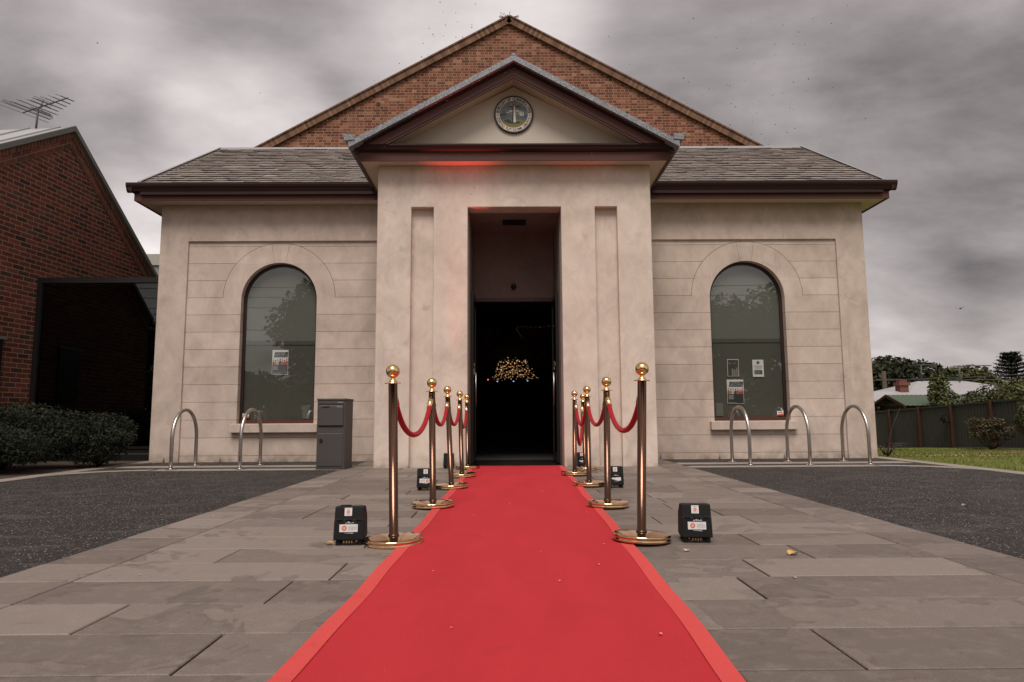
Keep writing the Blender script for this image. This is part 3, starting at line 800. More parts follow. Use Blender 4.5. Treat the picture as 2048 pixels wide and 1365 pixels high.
for s_ in (-1, 1):
    m_ = MB(); m_.prism([(FX+.002, HP+.115), (FX+.02, HP+.11), (FX+.05, HP+.13), (FX+.06, HP+.16), (FX+.085, HP+.19), (FX+.085, HP+.215), (FX+.002, HP+.20)], YF-.07, 10.9, 'Y')
    m2 = mirror(m_, s_)
    i = len(b.v); b.v += m2.v; b.f += [tuple(k+i for k in f) for f in m2.f]; b.uv += m2.uv; b.smooth += m2.smooth
b.build('portico_gutter', DKBROWN, hall)
def rake(z_ap, th, y0, y1, xe, cut=None):
    """two sloping boards; z_ap = apex top, th = vertical thickness; cut = level where the board's foot is cut"""
    m_ = MB()
    for s_ in (-1, 1):
        poly = [(0, z_ap), (xe, z_ap-SL*xe), (xe, z_ap-th-SL*xe), (0, z_ap-th)]
        if cut is not None:
            xt = min(xe, (z_ap-cut)/SL); xb = (z_ap-th-cut)/SL
            poly = [(0, z_ap), (xt, cut), (xb, cut), (0, z_ap-th)]
        p_ = MB(); p_.prism(poly, y0, y1, 'Y'); p2 = mirror(p_, s_)
        i = len(m_.v); m_.v += p2.v; m_.f += [tuple(k+i for k in f) for f in p2.f]; m_.uv += p2.uv; m_.smooth += p2.smooth
    return m_
rake(AP_T-.095, .185, 9.10, 9.13, 3, HP+.195).build('bargeboard', BROWN, hall)
rake(AP_T-.088, .03, 9.06, 9.10, 3, HP+.2).build('barge_trim', DKBROWN, hall)
rake(AP_T, .085, 8.99, 14.0, FX+.10).build('portico_roof', GALV, hall)
rake(AP_B+.012+.09, .06, 9.13, DP+.09, 3, HP+.20).build('raking_soffit', CREAM, hall)
rake(AP_B+.035, .016, 9.094, 9.10, 3, HP+.2).build('barge_edge', DKBROWN, hall)
b = MB(); b.ball((0, 9.03, AP_T-.005), .045, 8); b.build('ridge_end', GALV, hall)
for s_ in (-1, 1):
    p_ = MB(); x0_ = FX+.06; zt = AP_T-SL*x0_
    p_.prism([(x0_-.05, 4.515), (x0_+.085, 4.50), (x0_+.125, 4.615), (x0_+.05, 4.585), (x0_-.03, 4.60)], 8.98, 9.35, 'Y'); mirror(p_, s_).build('gutter_end', GALV, hall)
# brick hall behind
YG, AG, SG = 19.5, 12.86, .5515
b = MB(); hx = 8.0
b.prism([(-hx, -.6), (-3.3, -.6), (-3.3, 3.1), (3.3, 3.1), (3.3, -.6), (hx, -.6), (hx, AG-SG*hx-.1), (0, AG-.1), (-hx, AG-SG*hx-.1)], YG, YG+.35, 'Y'); b.build('brick_gable', BRICK_OLD, hall)
b = MB()
for s_ in (-1, 1):
    L = hx/math.cos(math.atan(SG)); a = math.atan(SG)
    for (o0, o1, y0_, y1_) in ((0., -.19, YG-.10, YG+.45), (.045, 0., YG-.13, YG+.48)):
        def P(u, v, y): return (s_*(u*math.cos(a)+v*math.sin(a)*1.), y, AG-u*math.sin(a)+v*math.cos(a))
        P0, P1 = 0., L
        F = [[P(P0, o1, y0_), P(P1, o1, y0_), P(P1, o0, y0_), P(P0, o0, y0_)], [P(P0, o0, y0_), P(P1, o0, y0_), P(P1, o0, y1_), P(P0, o0, y1_)], [P(P0, o1, y1_), P(P1, o1, y1_), P(P1, o1, y0_), P(P0, o1, y0_)]]
        U = [[(P0, o1+.2), (P1, o1+.2), (P1, o0+.2), (P0, o0+.2)], [(0, 0), (L, 0), (L, .3), (0, .3)], [(0, .3), (L, .3), (L, 0), (0, 0)]]
        for f, u in zip(F, U):
            if s_ < 0: f = f[::-1]; u = u[::-1]
            b.face(f, u)
b.build('coping', BRICK_COPE, hall)
b = MB(); b.prism([(-hx, 8.0), (-hx, 8.35), (0, 12.5), (hx, 8.35), (hx, 8.0)], YG+.4, 36, 'Y'); b.build('hall_roof', SLATE, hall)
b = MB(); b.box(-hx, -hx+.3, YG+.35, 36, -.9, 8.2); b.box(hx-.3, hx, YG+.35, 36, -.9, 8.2); b.box(-hx, hx, 36.05, 36.3, -.9, 8.2); b.build('hall_wall', BRICK_OLD, hall)
b = MB(); b.box(-4.02, -3.9, YG-.012, YG+.01, 10.05, 10.15); b.build('vent_hole', DARKSLOT, hall)
# weeds on the gable top
wd = thing('weed', 'thin weeds sprouting from the very top of the brick gable', 'weed', (0, YG, AG-.02))
b = MB()
for k in range(16):
    a = random.uniform(0, 6.28); l_ = random.uniform(.06, .16)
    b.tube([(random.uniform(-.22, .22), 0, -.12), (.2*math.cos(a), .1*math.sin(a), l_*.7), (.32*math.cos(a), .2*math.sin(a), l_)], .007, 4)
b.build('stem', TWIG, wd)

# ------------------------------------------------------------------ council crest in the pediment
cr = thing('crest', 'round painted council crest with a lighthouse scene, fixed in the pediment', 'crest', (0, DP, 5.066))
RYX = Matrix.Rotation(R(90), 4, 'X')
b = MB(); b.lathe([(.0001, .0), (.285, .0), None, (.285, .03), None, (.272, .038), (.262, .030), None, (.0001, .030)], M=RYX, n=64); b.build('rim', mat('crest_rim', (.02, .025, .022), .4), cr)
b = MB(); b.lathe([(.205, .0335), (.262, .0335)], M=RYX, n=64); b.build('ring', mat('crest_ring', (.74, .66, .58), .6), cr)
def cP(x, z, o=.036): return (x, -o, z)
def disc_scene(q, b_):
    co = obj_co(q); X, Y, Z = q.sep(co)
    sky_ = q.mix(q.mr(q.noise(co, 14, 4), .4, .65), (.12, .15, .155), (.22, .25, .25))
    c = q.mix(q.m('LESS_THAN', Z, -.005), sky_, (.085, .11, .115))
    c = q.mix(q.m('LESS_THAN', q.m('ADD', Z, q.m('MULTIPLY', q.noise(co, 18, 3), .04)), -.065), c, q.mix(q.noise(co, 60, 3), (.12, .12, .02), (.22, .18, .04)))
    q.put(b_.inputs['Base Color'], c)
b = MB(); b.lathe([(.0001, .032), (.205, .032)], M=RYX, n=64); b.build('painted_scene', mat('crest_scene', rough=.6, build=disc_scene), cr)
CW = mat('crest_white', (.66, .60, .54), .6); CD = mat('crest_dark', (.035, .022, .018), .6); CG = mat('crest_gold', (.20, .11, .05), .6)
b = MB(); b.face([cP(*p) for p in [(-.004, -.125), (.032, -.125), (.016, .13), (.000, .13)]]); b.build('lighthouse', CW, cr)
b = MB(); b.face([cP(*p, .0355) for p in [(-.024, -.125), (-.004, -.125), (.000, .135), (-.014, .135)]]); b.box(-.014, .018, -.04, -.034, .13, .142)
b.build('lighthouse_shade', CD, cr)
b = MB()
for (cx, cz, rx, rz) in ((-.045, .045, .030, .010), (-.085, .028, .032, .006), (.05, .05, .032, .010), (.095, .034, .035, .005), (-.03, .055, .02, .009)):
    b = MB(); b.face([cP(cx+rx*math.cos(a*.524), cz+rz*math.sin(a*.524), .0345) for a in range(12)]); b.build('cloud', CW, cr)
b = MB()
for (cx, cz, rx, rz) in ((-.05, .115, .035, .009), (.055, .118, .04, .010), (-.15, -.002, .05, .010), (-.11, .03, .06, .006), (.0, -.125, .10, .018), (-.09, -.1, .05, .02), (.05, .035, .05, .006)):
    b = MB(); b.face([cP(cx+rx*math.cos(a*.524), cz+rz*math.sin(a*.524), .0342) for a in range(12)]); b.build('dark_cloud', CD, cr)
b = MB()
for k in range(3): b.face([cP(*p) for p in [(.085+.022*k, -.012), (.103+.022*k, -.012), (.097+.022*k, .035), (.089+.022*k, .035)]])
b.face([cP(*p) for p in [(.082, -.016), (.150, -.016), (.142, -.026), (.090, -.026)]]); b.build('ship', CW, cr)
def arc_text(txt, rad, a0, a1, size, top):
    b = MB(); n = len(txt)
    for i, ch in enumerate(txt):
        if ch == ' ': continue
        a = a0+(a1-a0)*i/(n-1)
        th = R(a)
        c = Vector((rad*math.cos(th), rad*math.sin(th)))
        if top: ux = Vector((math.sin(th), -math.cos(th))); uy = Vector((math.cos(th), math.sin(th)))
        else: ux = Vector((-math.sin(th), math.cos(th))); uy = Vector((-math.cos(th), -math.sin(th)))
        def pl(x, y, c=c, ux=ux, uy=uy):
            p = c+ux*x+uy*(y-size*.35); return cP(p.x, p.y, .0365)
        font_mesh(b, ch, size, pl, bold=.022)
    return b
arc_text('BOROUGH OF QUEENSCLIFFE', .2335, 171, 7, .058, True).build('lettering', CD, cr)
arc_text('STATIO TUTISSIMA NAUTIS', .2335, 196, 344, .055, False).build('lettering', CG, cr)
# the second word ring sits beside two small dots
for s_ in (-1, 1):
    b = MB(); b.face([cP(s_*.2335+.007*math.cos(a*.785), -.02+.007*math.sin(a*.785), .0365) for a in range(8)]); b.build('dot', CG, cr)

# ------------------------------------------------------------------ red carpet
cp = thing('red_carpet', 'long red carpet running up the paving to the open doorway', 'carpet', (0, 0, 0))
left = [(-.80, -1.2), (-.744, 1.87), (-.705, 3.4), (-.673, 5.8), (-.655, 7.6), (-.64, 9.62)]
right = [(.44, -1.2), (.499, 1.84), (.557, 3.6), (.60, 5.8), (.632, 7.6), (.655, 9.62)]
def interp(pl, y):
    for (x0, y0), (x1, y1) in zip(pl, pl[1:]):
        if y <= y1: return x0+(x1-x0)*(y-y0)/(y1-y0)
    return pl[-1][0]
def strip(fx0, fx1, y0, y1, n, z, nx=1, wav=0.):
    m_ = MB(); ys_ = np.linspace(y0, y1, n+1)
    def zz_(i, k): return z+wav*(math.sin(ys_[i]*2.1+k*.7)*.5+math.sin(ys_[i]*5.3+k*1.9)*.5)
    for i in range(n):
        for k in range(nx):
            def pt(ii, kk):
                a, b_ = fx0(ys_[ii]), fx1(ys_[ii]); return (a+(b_-a)*kk/nx, ys_[ii], zz_(ii, kk))
            m_.face([pt(i, k), pt(i, k+1), pt(i+1, k+1), pt(i+1, k)], smooth=True)
    for fx, rev in ((fx0, 1), (fx1, 0)):
        for i in range(n):
            q_ = [(fx(ys_[i]), ys_[i], .002), (fx(ys_[i+1]), ys_[i+1], .002), (fx(ys_[i+1]), ys_[i+1], z), (fx(ys_[i]), ys_[i], z)]
            m_.face(q_[::-1] if rev else q_)
    m_.face([(fx0(y0), y0, .002), (fx1(y0), y0, .002), (fx1(y0), y0, z), (fx0(y0), y0, z)])
    return m_
lx = lambda y: interp(left, y)+.004*math.sin(y*3.1)+.003*math.sin(y*7.3+.5); rx = lambda y: interp(right, y)+.004*math.sin(y*2.7+1)+.003*math.sin(y*6.1)
strip(lambda y: lx(y)+.062, lambda y: rx(y)-.062, -1.2, 9.62, 160, .0075, 10, .0022).build('carpet_pile', CARPET, cp)
strip(lx, lambda y: lx(y)+.0625, -1.2, 9.60, 90, .0105).build('binding_edge', CARPET_EDGE, cp)
strip(lambda y: rx(y)-.0625, rx, -1.2, 9.60, 90, .0105).build('binding_edge', CARPET_EDGE, cp)

# ------------------------------------------------------------------ stanchions and ropes
def make_stanchion():
    t_ = thing('stanchion', 'brass', 'stanchion')
    b = MB(); b.lathe([(.157, .002), None, (.160, .005), (.160, .012), (.156, .016), (.156, .020), (.160, .024), (.160, .031), (.155, .036), None, (.150, .0375), (.030, .043), None, (.0001, .043)], n=72); b.build('base', BASEM, t_)
    b = MB(); b.lathe([(.030, .043), None, (.030, .050), (.0262, .053), None, (.0252, .053), (.0252, .878), None, (.0001, .878)], n=40); b.build('pole', POLE, t_)
    b = MB(); b.lathe([(.0001, .878), (.044, .878), None, (.0455, .880), (.0455, .8815), (.044, .8835), None, (.024, .8835), (.022, .893), (.014, .902), (.011, .909), (.013, .913), (.017, .915)], n=40); b.build('collar', BRASS, t_)
    b = MB(); b.ball((0, 0, .948), .0385, 20); b.build('ball', BRASS, t_)
    return t_
ST = [  # x, y, lean to x, label
    (-.744, 3.818, -.025, 'brass stanchion nearest the camera on the left carpet edge, beside a black floor light'),
    (-.690, 5.295, -.016, 'second brass stanchion on the left carpet edge, counted from the camera'),
    (-.661, 6.670, -.045, 'leaning brass stanchion on the left carpet edge, third from the camera'),
    (-.643, 7.923, -.030, 'fourth brass stanchion on the left carpet edge, second from the doorway'),
    (-.651, 9.190, -.015, 'brass stanchion on the left carpet edge nearest the dark doorway'),
    (.622, 3.823, .035, 'brass stanchion nearest the camera on the right carpet edge'),
    (.647, 5.253, .012, 'second brass stanchion on the right carpet edge, counted from the camera'),
    (.695, 6.817, -.008, 'third brass stanchion on the right carpet edge, with a bright red rope end'),
    (.673, 8.050, .024, 'brass stanchion on the right carpet edge beside the doorway, fourth from the camera'),
    (.900, 8.943, -.025, 'farthest brass stanchion on the right, set wide of the carpet against the pier')]
proto = make_stanchion(); sts = []
for i, (x, y, ln, lb) in enumerate(ST):
    o = proto if i == 0 else copy_tree(proto)
    o.location = (x, y, .010 if abs(x) < .70 else .001); o.rotation_euler = (0, math.atan(ln/.95), random.uniform(0, 1))
    tag(o, lb, 'stanchion', 'brass stanchions along the red carpet'); sts.append((x, y, ln))
def rope(i, j, low, lb):
    xa, ya, la = sts[i]; xb, yb, lb_ = sts[j]
    za = .845; A = Vector((xa+la*.9, ya, za)); B = Vector((xb+lb_*.9, yb, za))
    dr = (B-A).normalized(); A = A+dr*.034; B = B-dr*.034
    t_ = thing('rope', lb, 'rope', tuple((A+B)/2-Vector((0, 0, .0))), 0, 'red velvet ropes between the stanchions')
    o_ = (A+B)/2; sag = za-low
    L = (B-A).length
    def P(u):
        # catenary-like: flatter bottom, steep ends
        c = 2.2; zz_ = (math.cosh(c*(2*u-1))-math.cosh(c))/(math.cosh(c)-1)*sag
        p = A+(B-A)*u-o_; p.z = zz_+(A.z-o_.z); return p
    n = 36; b = MB(); b.tube([P(.03+.94*k/n) for k in range(n+1)], .0175, 12); b.build('velvet', VELVET, t_)
    for e in (0, 1):
        b = MB(); u0, u1, u2 = (.0, .02, .065) if e == 0 else (1., .98, .935)
        b.tube([P(u0), P(u1), P(u2)], [.007, .021, .0205], 12); b.tube([P(u0)+Vector((0, 0, .03)), P(u0)+Vector((0, (-.012 if e == 0 else .012), .015)), P(u0)], .0045, 8)
        b.build('end_cap', BRASS, t_)
rope(0, 1, .575, 'red velvet rope hanging between the two nearest left stanchions')
rope(1, 2, .625, 'red velvet rope between the second and third stanchions on the left')
rope(2, 3, .610, 'bright red velvet rope between the third and fourth stanchions on the left')
rope(3, 4, .560, 'red velvet rope nearest the doorway on the left side')
rope(5, 6, .595, 'red velvet rope hanging between the two nearest right stanchions')
rope(6, 7, .615, 'red velvet rope between the second and third stanchions on the right')
rope(7, 8, .600, 'red velvet rope between the third and fourth stanchions on the right')
rope(8, 9, .340, 'low hanging dark red rope farthest back on the right side')

# ------------------------------------------------------------------ floor uplights
def uplight(x, y, w_, rz, lb, torn=0, sticker=True, h=.205, flip=False):
    t_ = thing('floor_light', lb, 'floor light', (x, y, .001), rz, 'black floor uplights beside the carpet')
    hw = w_/2
    b = MB()   # side profile (y,z): back panel leaning, hinge line, sloping lens side away from the camera
    prof = [(0.0, .028), (.012, .175-.04), (.016, .140), (.028, h), (.105, h-.004), (.150, .150), (.150, .034), (.12, .026)]
    P2 = []
    n = len(prof)
    tp = [1., .975, .97, .95, .95, .97, 1., 1.]
    for s_ in (-1, 1):
        for (yy, zz_), k in zip(prof, tp): b.v.append((s_*hw*k, yy, zz_))
    for k in range(n): b.f.append((k, (k+1) % n, n+(k+1) % n, n+k)); b.smooth.append(False); b.uv += [(0, 0)]*4
    b.f.append(tuple(range(n))[::-1]); b.f.append(tuple(range(n, 2*n))); b.smooth += [False]*2; b.uv += [(0, 0)]*(2*n)
    hs = b.build('housing', BLACKP, t_, bevel=.006)
    b = MB()
    for k in range(3):
        xx = -hw*.62+k*hw*.62; b.box(xx-.016, xx+.016, .006, .018, .135, .146)
    b.box(-hw*.93, hw*.93, .005, .012, .060, .063)
    b.build('hinge', RUBBER, t_)
    for (fx, fy) in ((-hw*.72, .03), (hw*.72, .03), (-hw*.72, .13), (hw*.72, .13)):
        b = MB(); b.lathe([(.012, -.0), (.015, .004), (.013, .03)], (fx, fy, 0), n=14); b.build('foot', RUBBER, t_)
    b = MB(); b.box(-hw*.4, hw*.35, .01, .05, .012, .028)
    b.build('socket', RUBBER, t_)
    b = MB()
    for k in range(4): b.lathe([(.0001, .0), (.004, .0), (.004, .012)], (-hw*.3+k*hw*.17, .008, .013), n=8)
    b.build('terminal', BRASS, t_)
    b = MB(); b.box(-hw*.7, hw*.7, .05, .10, h-.003, h+.0005); b.build('lens', REDLENS if 'far' in lb or 'pier' in lb else PANE_DARK, t_)
    # stickers on the leaning back panel
    def on(x_, z_, o=.0):   # point on the back panel
        yy = .012*(z_-.028)/(.140-.028)*1.0 if z_ < .140 else .016+.012*(z_-.140)/(h-.140)
        return (x_, yy-.0012-o, z_)
    def rect(m_, x0, x1, z0, z1, o=0.): m_.face([on(x0, z0, o), on(x1, z0, o), on(x1, z1, o), on(x0, z1, o)])
    def disc(m_, cx, cz, r, o): m_.face([on(cx+r*math.cos(a*.393), cz+r*math.sin(a*.393), o) for a in range(16)])
    if sticker:
        fx = -1 if flip else 1
        sx0 = -.006*fx
        st = MB(); rect(st, sx0-.020, sx0+.020, .156, .198); so = st.build('sticker', WHITE, t_)
        m_ = MB(); disc(m_, sx0, .177, .009, .0006); m_.build('emblem', ORANGE, so)
        m_ = MB(); disc(m_, sx0, .177, .005, .0009); m_.build('emblem_centre', TANPR, so)
        m_ = MB()
        for zz_ in (.191, .163): rect(m_, sx0-.012, sx0+.012, zz_, zz_+.0012, .0006)
        m_.build('small_print', INK, so)
        if torn:
            st = MB(); pts = [(-.046, .092), (-.030, .099), (-.006, .098), (.002, .101), (.046, .103), (.047, .072), (.030, .070), (.0, .074), (-.012, .080), (-.024, .082), (-.034, .083)]
            st.face([on(a, c) for a, c in pts][::-1]); st.build('torn_sticker', WHITE, t_)
        else:
            st = MB(); rect(st, -.050, .048, .072, .112); so = st.build('sticker', WHITE, t_)
            cx = -.024*fx
            m_ = MB(); disc(m_, cx, .092, .0135, .0006); m_.build('emblem', ORANGE, so)
            m_ = MB(); disc(m_, cx, .092, .0080, .0009); m_.build('emblem_centre', TANPR, so)
            m_ = MB()
            for k in range(9):
                xx = (.000+k*.005)*fx; z0 = .077+random.uniform(0, .008); rect(m_, min(xx, xx+.0011*fx), max(xx, xx+.0011*fx), z0, .107-random.uniform(0, .01), .0006)
            m_.build('small_print', INK, so)
        m_ = MB()
        for (x0, x1, z) in ((-.020, -.012, .1165), (-.010, -.006, .1185), (-.004, .004, .117), (.006, .010, .1175), (.012, .016, .116), (.018, .027, .118), (-.006, .003, .1235)):
            rect(m_, x0, x1, z, z+random.uniform(.003, .006), .0004)
        for k in range(8): rect(m_, -.022+k*.006, -.0175+k*.006, .066-k*.0004, .0675+random.uniform(0, .0012), .0004)
        m_.build('printed_mark', LETTER, t_)
    return t_
uplight(-.982, 3.765, .165, R(4), 'black floor light with white stickers beside the nearest left stanchion')
uplight(-.900, 6.50, .155, R(2), 'black floor light with two stickers behind the second left stanchion', flip=True)
uplight(-.915, 9.24, .14, R(0), 'black floor light far back against the left portico pier, half hidden by a leaning stanchion', sticker=False)
uplight(.918, 3.765, .165, R(-5), 'black floor light with white stickers beside the nearest right stanchion')
uplight(.932, 6.62, .150, R(-3), 'black floor light with a torn white label beside the second right stanchion', torn=1)
uplight(.895, 9.24, .13, R(0), 'black floor light far back on the right, between two posts against the pier', torn=1)
# small sticker for the far left one
# the red beams the lit uplights throw on the portico soffit
for (x, e, tx) in ((-.90, 400, -.74), (.90, 60, .95)):
    ld = bpy.data.lights.new('uplight_beam', 'SPOT'); lo = bpy.data.objects.new('uplight_beam', ld); COL.objects.link(lo)
    ld.energy = e; ld.color = (1., .06, .05); ld.spot_size = R(20); ld.spot_blend = 1.; ld.shadow_soft_size = .03
    lo.location = (x, 9.26, .23); dv = Vector((tx, 9.09, 4.3))-Vector(lo.location)
    lo.rotation_euler = dv.to_track_quat('-Z', 'Y').to_euler()

# ------------------------------------------------------------------ mailbox
mbx = thing('parcel_mailbox', 'tall dark grey metal parcel mailbox standing against the left wing', 'mailbox', (-2.503, 9.22, 0))
b = MB(); b.box(-.189, .189, .0, .46, .008, .925); b.build('body', MAILG, mbx, bevel=.006)
b = MB(); b.box(-.196, .196, -.010, .47, .926, .953); b.build('lid', MAILG, mbx, bevel=.005)
b = MB(); b.box(-.175, .165, -.008, -.001, .880, .918); b.build('letter_flap', MAILG, mbx, bevel=.002)
b = MB(); b.box(-.170, .165, -.022, -.001, .585, .858); dr_ = b.build('parcel_drawer', MAILG, mbx, bevel=.008)
b = MB(); b.prism([(-.135, .825), (-.02, .825), (-.02, .849), (-.10, .849)], -.0245, -.0225, 'Y'); b.build('handle_slot', DARKSLOT, dr_)
b = MB(); b.box(-.172, .168, -.0015, .0, .572, .584); b.box(-.172, .168, -.0015, .0, .859, .863); b.build('shadow_gap', DARKSLOT, mbx)
b = MB(); b.box(-.178, .165, -.009, -.001, .045, .482); dr_ = b.build('door', MAILG, mbx, bevel=.004)
b = MB(); b.tube([(-.128, -.028, .392), (-.128, -.009, .392)], [.021, .024], 18); b.build('lock', DARKSLOT, dr_)
b = MB(); font_mesh(b, 'Letters', .026, lambda x, y: (.125+x*1., -.0092, .893+y)); b.build('lettering', LETTER, mbx)
b = MB(); font_mesh(b, 'Parcels', .026, lambda x, y: (.118+x*1., -.0232, .832+y)); b.build('lettering', LETTER, mbx)
b = MB(); b.box(-.20, .20, -.005, .47, .0, .008); b.build('foot_plate', MAILG, mbx)

# ------------------------------------------------------------------ bike hoops
def make_hoop():
    t_ = thing('bike_hoop', 'steel', 'bike hoop')
    n = 20; r_a = .37; pts = [(0, 0, 0), (0, 0, .2)]+[(0, r_a-r_a*math.cos(math.pi*k/n), .42+.395*math.sin(math.pi*k/n)) for k in range(n+1)]+[(0, 2*r_a, .2), (0, 2*r_a, 0)]
    b = MB(); b.tube(pts, .0245, 14); b.build('tube', STEEL, t_)
    for yy in (0, 2*r_a):
        b = MB(); b.lathe([(.062, .0), (.062, .005), None, (.056, .009), (.03, .010), None, (.03, .022), (.0255, .024)], (0, yy, 0), n=24); b.build('flange', STEEL, t_)
    return t_
hp = make_hoop()
for i, (x, y, lb) in enumerate(((-4.69, 9.33, 'steel bike hoop at the far left, near the dark shrubs'), (-3.755, 9.33, 'steel bike hoop in front of the left arched window'),
        (3.235, 9.42, 'steel bike hoop in front of the right arched window, nearest the path'), (4.07, 9.43, 'middle steel bike hoop of the three on the right, at the window edge'), (4.905, 9.44, 'rightmost steel bike hoop, near the building corner and lawn'))):
    o = hp if i == 0 else copy_tree(hp)
    o.location = (x, y, .0); o.rotation_euler = (0, 0, random.uniform(-.01, .01)); tag(o, lb, 'bike hoop', 'steel bike parking hoops')

# ------------------------------------------------------------------ posters and stickers behind the window glass
YP = D+.178
def crowd(m_, cols, x0, x1, z0, z1, y, par):
    pass
def poster(x0, x1, z0, z1, lb, style, par_name='poster'):
    t_ = thing(par_name, lb, 'poster', ((x0+x1)/2, YP+.004, z0)); w_ = (x1-x0)/2; h = z1-z0
    b = MB(); b.box(-w_, w_, -.001, .003, 0, h); b.build('sheet', WHITE, t_)
    def R_(m_, a, b_, c, d_, o=.002): m_.face([(a*w_, -o, c*h), (b_*w_, -o, c*h), (b_*w_, -o, d_*h), (a*w_, -o, d_*h)])
    if style == 'grants':
        m_ = MB(); R_(m_, -.96, .96, .015, .40); m_.build('dark_panel', INK, t_)
        m_ = MB(); m_.face([(-.80*w_, -.002, .70*h), (.92*w_, -.002, .70*h), (.97*w_, -.002, .915*h), (-.66*w_, -.002, .915*h)]); m_.build('title_panel', INK, t_)
        m_ = MB()
        for k, s_ in enumerate(('Community', 'Grants Advisory', 'Reference Group')):
            font_mesh(m_, s_, .030*w_/.13, lambda x, y, k=k: (x+.10*w_, -.0032, (.855-.062*k)*h+y))
        m_.build('title_lettering', LETTER, t_)
        pal = [(.30, .12, .07), (.10, .05, .04), (.40, .20, .13), (.45, .42, .40), (.05, .05, .06), (.42, .06, .04)]
        pm = [mat('poster_print', c, .6) for c in pal]
        for k in range(7):
            cx = -.82+k*.275; hh = .58+random.uniform(-.02, .05); c1 = pm[[0, 2, 3, 4, 0, 5, 5][k]]; c2 = pm[[1, 4, 1, 1, 4, 1, 4][k]]
            m_ = MB(); m_.face([(max(-.96, min(.96, cx+dx))*w_, -.0024-.0001*k, zz_*h) for dx, zz_ in ((-.2, .40), (.2, .40), (.17, .50), (.06, hh-.05), (-.06, hh-.05), (-.17, .50))]); m_.build('printed_figure', c1, t_)
            m_ = MB(); m_.face([((cx*w_+.085*w_*math.cos(a*.785)), -.0034, hh*h+.085*w_*1.2*math.sin(a*.785)) for a in range(8)]); m_.build('printed_head', c2 if k % 2 else pm[2], t_)
        m_ = MB()
        for k in range(5): R_(m_, -.85, -.2-.1*(k % 2), .34-k*.035, .352-k*.035, .0026)
        R_(m_, -.85, .1, .05, .06, .0026)
        m_.build('small_print', LETTER, t_)
    elif style == 'notice':
        m_ = MB(); m_.face([(.30*w_*math.cos(a*.524), -.002, .83*h+.30*w_*math.sin(a*.524)) for a in range(12)]); m_.build('emblem', mat('emblem_grey', (.10, .12, .12), .6), t_)
        m_ = MB(); R_(m_, -.85, .85, .645, .655)
        for k in range(4): R_(m_, -.7+.05*k, .7-.05*k, .60-k*.045, .612-k*.045)
        m_.build('small_print', INK, t_)
        m_ = MB(); R_(m_, -.72, .72, .14, .40); m_.build('printed_picture', mat('print_grey', (.13, .14, .10), .6), t_)
        m_ = MB(); R_(m_, .35, .72, .16, .34, .0026); m_.build('printed_house', CHIM, t_)
    else:
        m_ = MB(); R_(m_, -.93, .93, .02, .97); m_.build('printed_picture', mat('print_dark', (.045, .042, .038), .6), t_)
        m_ = MB()
        for (a, c, d_, e_) in ((-.25, .02, .02, .45), (.1, .4, .02, .38), (.5, .75, .02, .52), (.7, .9, .02, .4)): R_(m_, a, c, d_, e_, .0026)
        for (a, c, d_, e_) in ((-.8, -.4, .80, .82), (-.75, -.3, .75, .77), (-.8, -.35, .70, .72), (.0, .6, .78, .80), (.0, .5, .73, .75)): R_(m_, a, c, d_, e_, .0026)
        m_.build('printed_shape', mat('print_pale', (.22, .20, .17), .6), t_)
    return t_
poster(-4.005, -3.74, 1.405, 1.815, 'community grants poster hanging alone in the left arched window', 'grants')
poster(3.545, 3.735, 1.335, 1.62, 'dark photo poster in the right arched window, above the grants poster', 'dark')
poster(3.965, 4.15, 1.325, 1.61, 'white notice with round emblem and small picture, in the right arched window', 'notice')
poster(3.525, 3.800, .88, 1.282, 'community grants poster low in the right arched window', 'grants')
def sticker(x, z, lb, flip=1):
    t_ = thing('window_sticker', lb, 'sticker', (x, D+.160, z), 0)
    b = MB(); b.box(-.052, .052, -.001, .001, 0, .07); b.build('sheet', WHITE, t_)
    b = MB(); b.face([(-.05, -.0016, .002), (.05, -.0016, .002), (.05, -.0016, .030), (-.02, -.0016, .020), (-.05, -.0016, .012)]); b.build('orange_print', ORANGE, t_)
    b = MB()
    for k in range(4): b.box(-.035+k*.018, -.022+k*.018, -.0020, -.0016, .038, .052)
    b.build('lettering', INK, t_)
sticker(-4.40, .70, 'small orange and white sticker in the lower left corner of the left window')
sticker(4.38, .69, 'small orange and white sticker in the lower right corner of the right window')
# pale door-hours card in the corners opposite
for x, lb in ((-3.42, 'faint grey card in the lower right corner of the left window'), (3.385, 'faint grey card in the lower left corner of the right window')):
    b = MB(); b.box(x-.06, x+.06, D+.176, D+.178, .68, .90); o = tag(b.build('window_card', BLIND), lb, 'card')

# ------------------------------------------------------------------ drapes and fairy lights inside
def drape(x0, x1, xt, z_top, z_tie, y, lb):
    t_ = thing('drape', lb, 'curtain', (0, 0, 0)); b = MB(); n = 40; m_ = 18
    def P(u, v):    # u across, v down; gathered to the outside at the tie
        xa = x0+(xt-x0)*(v**.9); x = xa+(x1-xa)*u
        return (x, y+.07*math.sin(u*42+v*2), z_top+(z_tie-z_top)*v)
    for i in range(n):
        for j in range(m_): b.face([P(i/n, (j+1)/m_), P((i+1)/n, (j+1)/m_), P((i+1)/n, j/m_), P(i/n, j/m_)], smooth=True)
    b.build('cloth', DRAPE, t_)
    return t_
drape(.09, 1.35, 1.08, 2.67, 1.1, 15., 'dark red drape tied back on the right inside the doorway')
drape(-.10, -1.6, -1.20, 2.67, 1.1, 15., 'dark drape tied back on the left inside the doorway')
fl = thing('fairy_lights', 'canopy of warm fairy lights glowing deep inside the dark hall', 'fairy lights', (0, 28, 2.6))
bl_me = None
def bulb_mesh(): 
    b = MB(); b.ball((0, 0, 0), .0120, 4); return b
nb = 0; stuff = MB()
